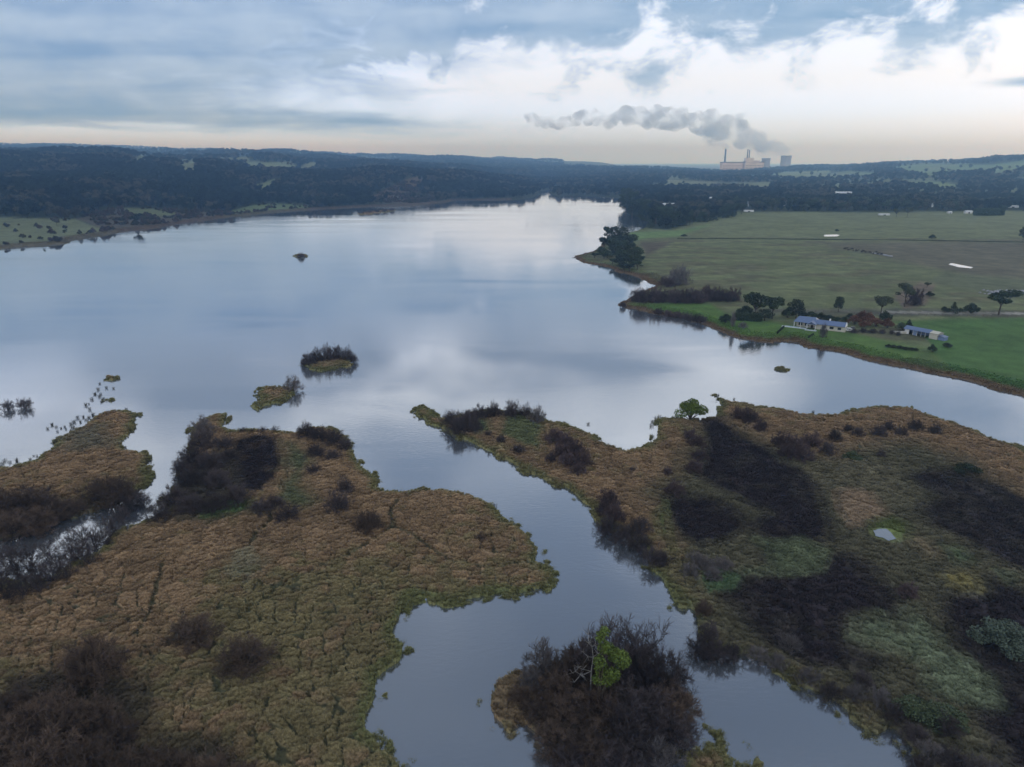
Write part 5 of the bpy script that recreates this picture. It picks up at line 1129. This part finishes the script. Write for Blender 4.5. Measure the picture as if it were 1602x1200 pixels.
def cooling(px, topp, rt2, rb, dy, label):
    zt = st_z(topp); o = empty('cooling_tower', (st_x(px), YS+dy, 0)); tag(o, label, 'cooling tower'); zb = 16
    pr = []
    for i in range(17):
        t = i/16; z_ = zb+(zt-zb)*t; tw_ = 0.74; c_ = (t-tw_)/tw_; rw = rt2*0.94
        k = math.sqrt((rb/rw)**2-1); k2 = math.sqrt((rt2/rw)**2-1+1e-6)/((1-tw_)/tw_)
        pr.append((rw*math.sqrt(1+(c_*(k if c_ < 0 else k2))**2), z_))
    pr += [(rt2*1.02, zt+0.01), (rt2*1.02, zt+1.6), (rt2*0.96, zt+1.6), (rt2*0.92, zt-8)]
    V_, F_ = lathe(pr, 56); m_ = bpy.data.meshes.new('shell'); m_.from_pydata(V_, [], F_); m_.materials.append(M_CONC); m_.polygons.foreach_set('use_smooth', [True]*len(F_)); link('shell', m_, o)
    for i in range(24):
        a = i*math.pi/12; S_ = [[rb*1.02*math.cos(a), rb*1.02*math.sin(a), -6, rb*0.985*math.cos(a+0.13), rb*0.985*math.sin(a+0.13), zb+1, 1.0, 1.0]]; link('support_leg', tubes(S_, M_CONC, 'support_leg'), o)
cooling(1199.5, 247.8, 31, 37, 40, 'left shorter cooling tower beside the tan power station block'); cooling(1227.5, 243.8, 37.5, 42, 0, 'right taller cooling tower with steam spilling from its rim')

# ------------------------------------------------------------------ steam plume (real volume) and haze
def volmat(name, dens, scale, lo, hi, col=(0.935, 0.968, 1.0), det=4, emis=0.0):
    m = bpy.data.materials.new(name); m.use_nodes = True; n = NT(m.node_tree); m.node_tree.nodes.clear()
    o = n.new('ShaderNodeOutputMaterial'); v = n.new('ShaderNodeVolumePrincipled'); v.inputs['Color'].default_value = c4(col); v.inputs['Anisotropy'].default_value = 0.45
    tcn = n.new('ShaderNodeTexCoord'); nz = n.noise(tcn.outputs['Object'], scale, det, 0.6, 0.3)
    n.l.new(n.ss(nz, lo, hi, 0.0, dens), v.inputs['Density']); n.l.new(v.outputs[0], o.inputs['Volume']); return m
def puffs(name, path, m, label, n_per, seed, vox=9.0, jit=0.55):
    """billows strung along a path of (px, py, radius px), fused into one closed skin"""
    rs = np.random.RandomState(seed); V = []; Fq = []
    import bmesh
    bm = bmesh.new(); bmesh.ops.create_icosphere(bm, subdivisions=2, radius=1.0); iv = np.array([v.co[:] for v in bm.verts]); iF = [[v.index for v in f.verts] for f in bm.faces]; bm.free()
    pxm = (YS*CP+200*SP)/F
    for (a, b_) in zip(path[:-1], path[1:]):
        L2 = math.hypot(b_[0]-a[0], b_[1]-a[1]); n_ = max(3, int(L2/ (0.5*(a[2]+b_[2]))*n_per*2.4))
        for i in range(n_):
            t = (i+rs.rand()*0.6)/n_; cx = a[0]*(1-t)+b_[0]*t; cyy = a[1]*(1-t)+b_[1]*t; r_ = (a[2]*(1-t)+b_[2]*t)
            rr_ = r_*(0.26+0.36*rs.rand()); ang = rs.rand()*6.283; off = (r_-rr_)*(0.3+0.7*rs.rand()**0.5)*(1 if rs.rand() < jit+.3 else 0.3)
            X_ = st_x(cx)+math.cos(ang)*off*pxm*0.9; Z_ = st_z(cyy)+math.sin(ang)*off*pxm; Y_ = 20+rs.uniform(-0.55, 0.55)*r_*pxm*0.9
            k = len(V)*42; V.append(iv*rr_*pxm*np.array([1.12, 1, 0.95])+np.array([X_, Y_, Z_])); Fq += [[q+k for q in f] for f in iF]
    V = np.concatenate(V); me_ = npmesh(name, V, Fq, m); o = link(name, me_); o.location = (0, YS, 0)
    md = o.modifiers.new('fuse', 'REMESH'); md.mode = 'VOXEL'; md.voxel_size = vox
    return tag(o, label, kind='stuff')
VM = volmat('steam', 0.024, 0.012, 0.34, 0.68)
puffs('steam_plume', [(1228, 239, 10), (1219, 232, 14), (1208, 228, 17), (1194, 223, 19), (1178, 216, 21), (1158, 207, 26), (1140, 204, 29), (1120, 197, 27), (1095, 191, 23), (1068, 188, 21), (1040, 187, 22), (1010, 182, 22), (985, 178, 20), (968, 183, 15), (948, 191, 13), (930, 184, 16), (912, 183, 15), (893, 190, 13), (870, 194, 13), (845, 189, 12), (822, 180, 9)], VM, 'long bank of grey-blue steam drifting left from the power station', 3.0, 5)
puffs('steam_plume', [(1199, 244, 8), (1196, 238, 13), (1189, 232, 16), (1182, 226, 15)], VM, 'dense steam boiling from the left cooling tower', 3.5, 6, 7)
puffs('steam_plume', [(1158, 196, 8), (1153, 187, 11), (1152, 180, 11)], VM, 'round puff of steam standing above the plume', 3, 8, 7)
puffs('chimney_smoke', [(1136.5, 230.5, 3.5), (1130, 227, 8), (1118, 223, 12), (1106, 217, 11), (1100, 209, 12)], VM, 'grey smoke trailing left from the tall chimney stack', 3.5, 7, 6)
VM2 = volmat('thin_steam', 0.0022, 0.008, 0.36, 0.65)
puffs('thin_steam', [(975, 218, 5), (995, 223, 7), (1020, 228, 9), (1045, 233, 9), (1068, 243, 7), (1085, 250, 5)], VM2, 'faint low streak of old steam left of the power station', 2.5, 9, 8)
puffs('thin_steam', [(790, 205, 6), (830, 204, 9), (870, 203, 9), (905, 199, 7)], VM2, 'faint end of the steam bank thinning over the hills', 2.5, 10, 8)

# haze: even pale air round everything
HZ = True
if HZ:
    m = bpy.data.materials.new('haze'); m.use_nodes = True; m.node_tree.nodes.clear(); n = NT(m.node_tree)
    o = n.new('ShaderNodeOutputMaterial'); v = n.new('ShaderNodeVolumePrincipled'); v.inputs['Color'].default_value = (0.31, 0.58, 1.0, 1); v.inputs['Absorption Color'].default_value = (1, 1, 1, 1); v.inputs['Density'].default_value = 0.000150; v.inputs['Anisotropy'].default_value = 0.55
    n.l.new(v.outputs[0], o.inputs['Volume'])
    hb = MB().box(-31500, 31500, -31500, 31500, -4.0, 640).build('haze', m); tag(hb, 'pale blue evening haze over lake and hills', kind='stuff')
GR = {}
for o_ in bpy.data.objects:
    if o_.parent is None and o_.get('group') and o_.get('label'): GR.setdefault((o_['group'], o_['label']), []).append(o_)
ORD = 'first second third fourth fifth sixth seventh eighth ninth tenth eleventh twelfth thirteenth fourteenth fifteenth sixteenth seventeenth eighteenth nineteenth twentieth'.split()
for (g_, l_), os_ in GR.items():
    if 2 <= len(os_) <= 20 and len(l_.split()) <= 13:
        os_.sort(key=lambda o: o.location.x/max(o.location.y, 1))
        for k_, o_ in enumerate(os_): o_['label'] = l_+', '+ORD[k_]+' from left'
print('done')
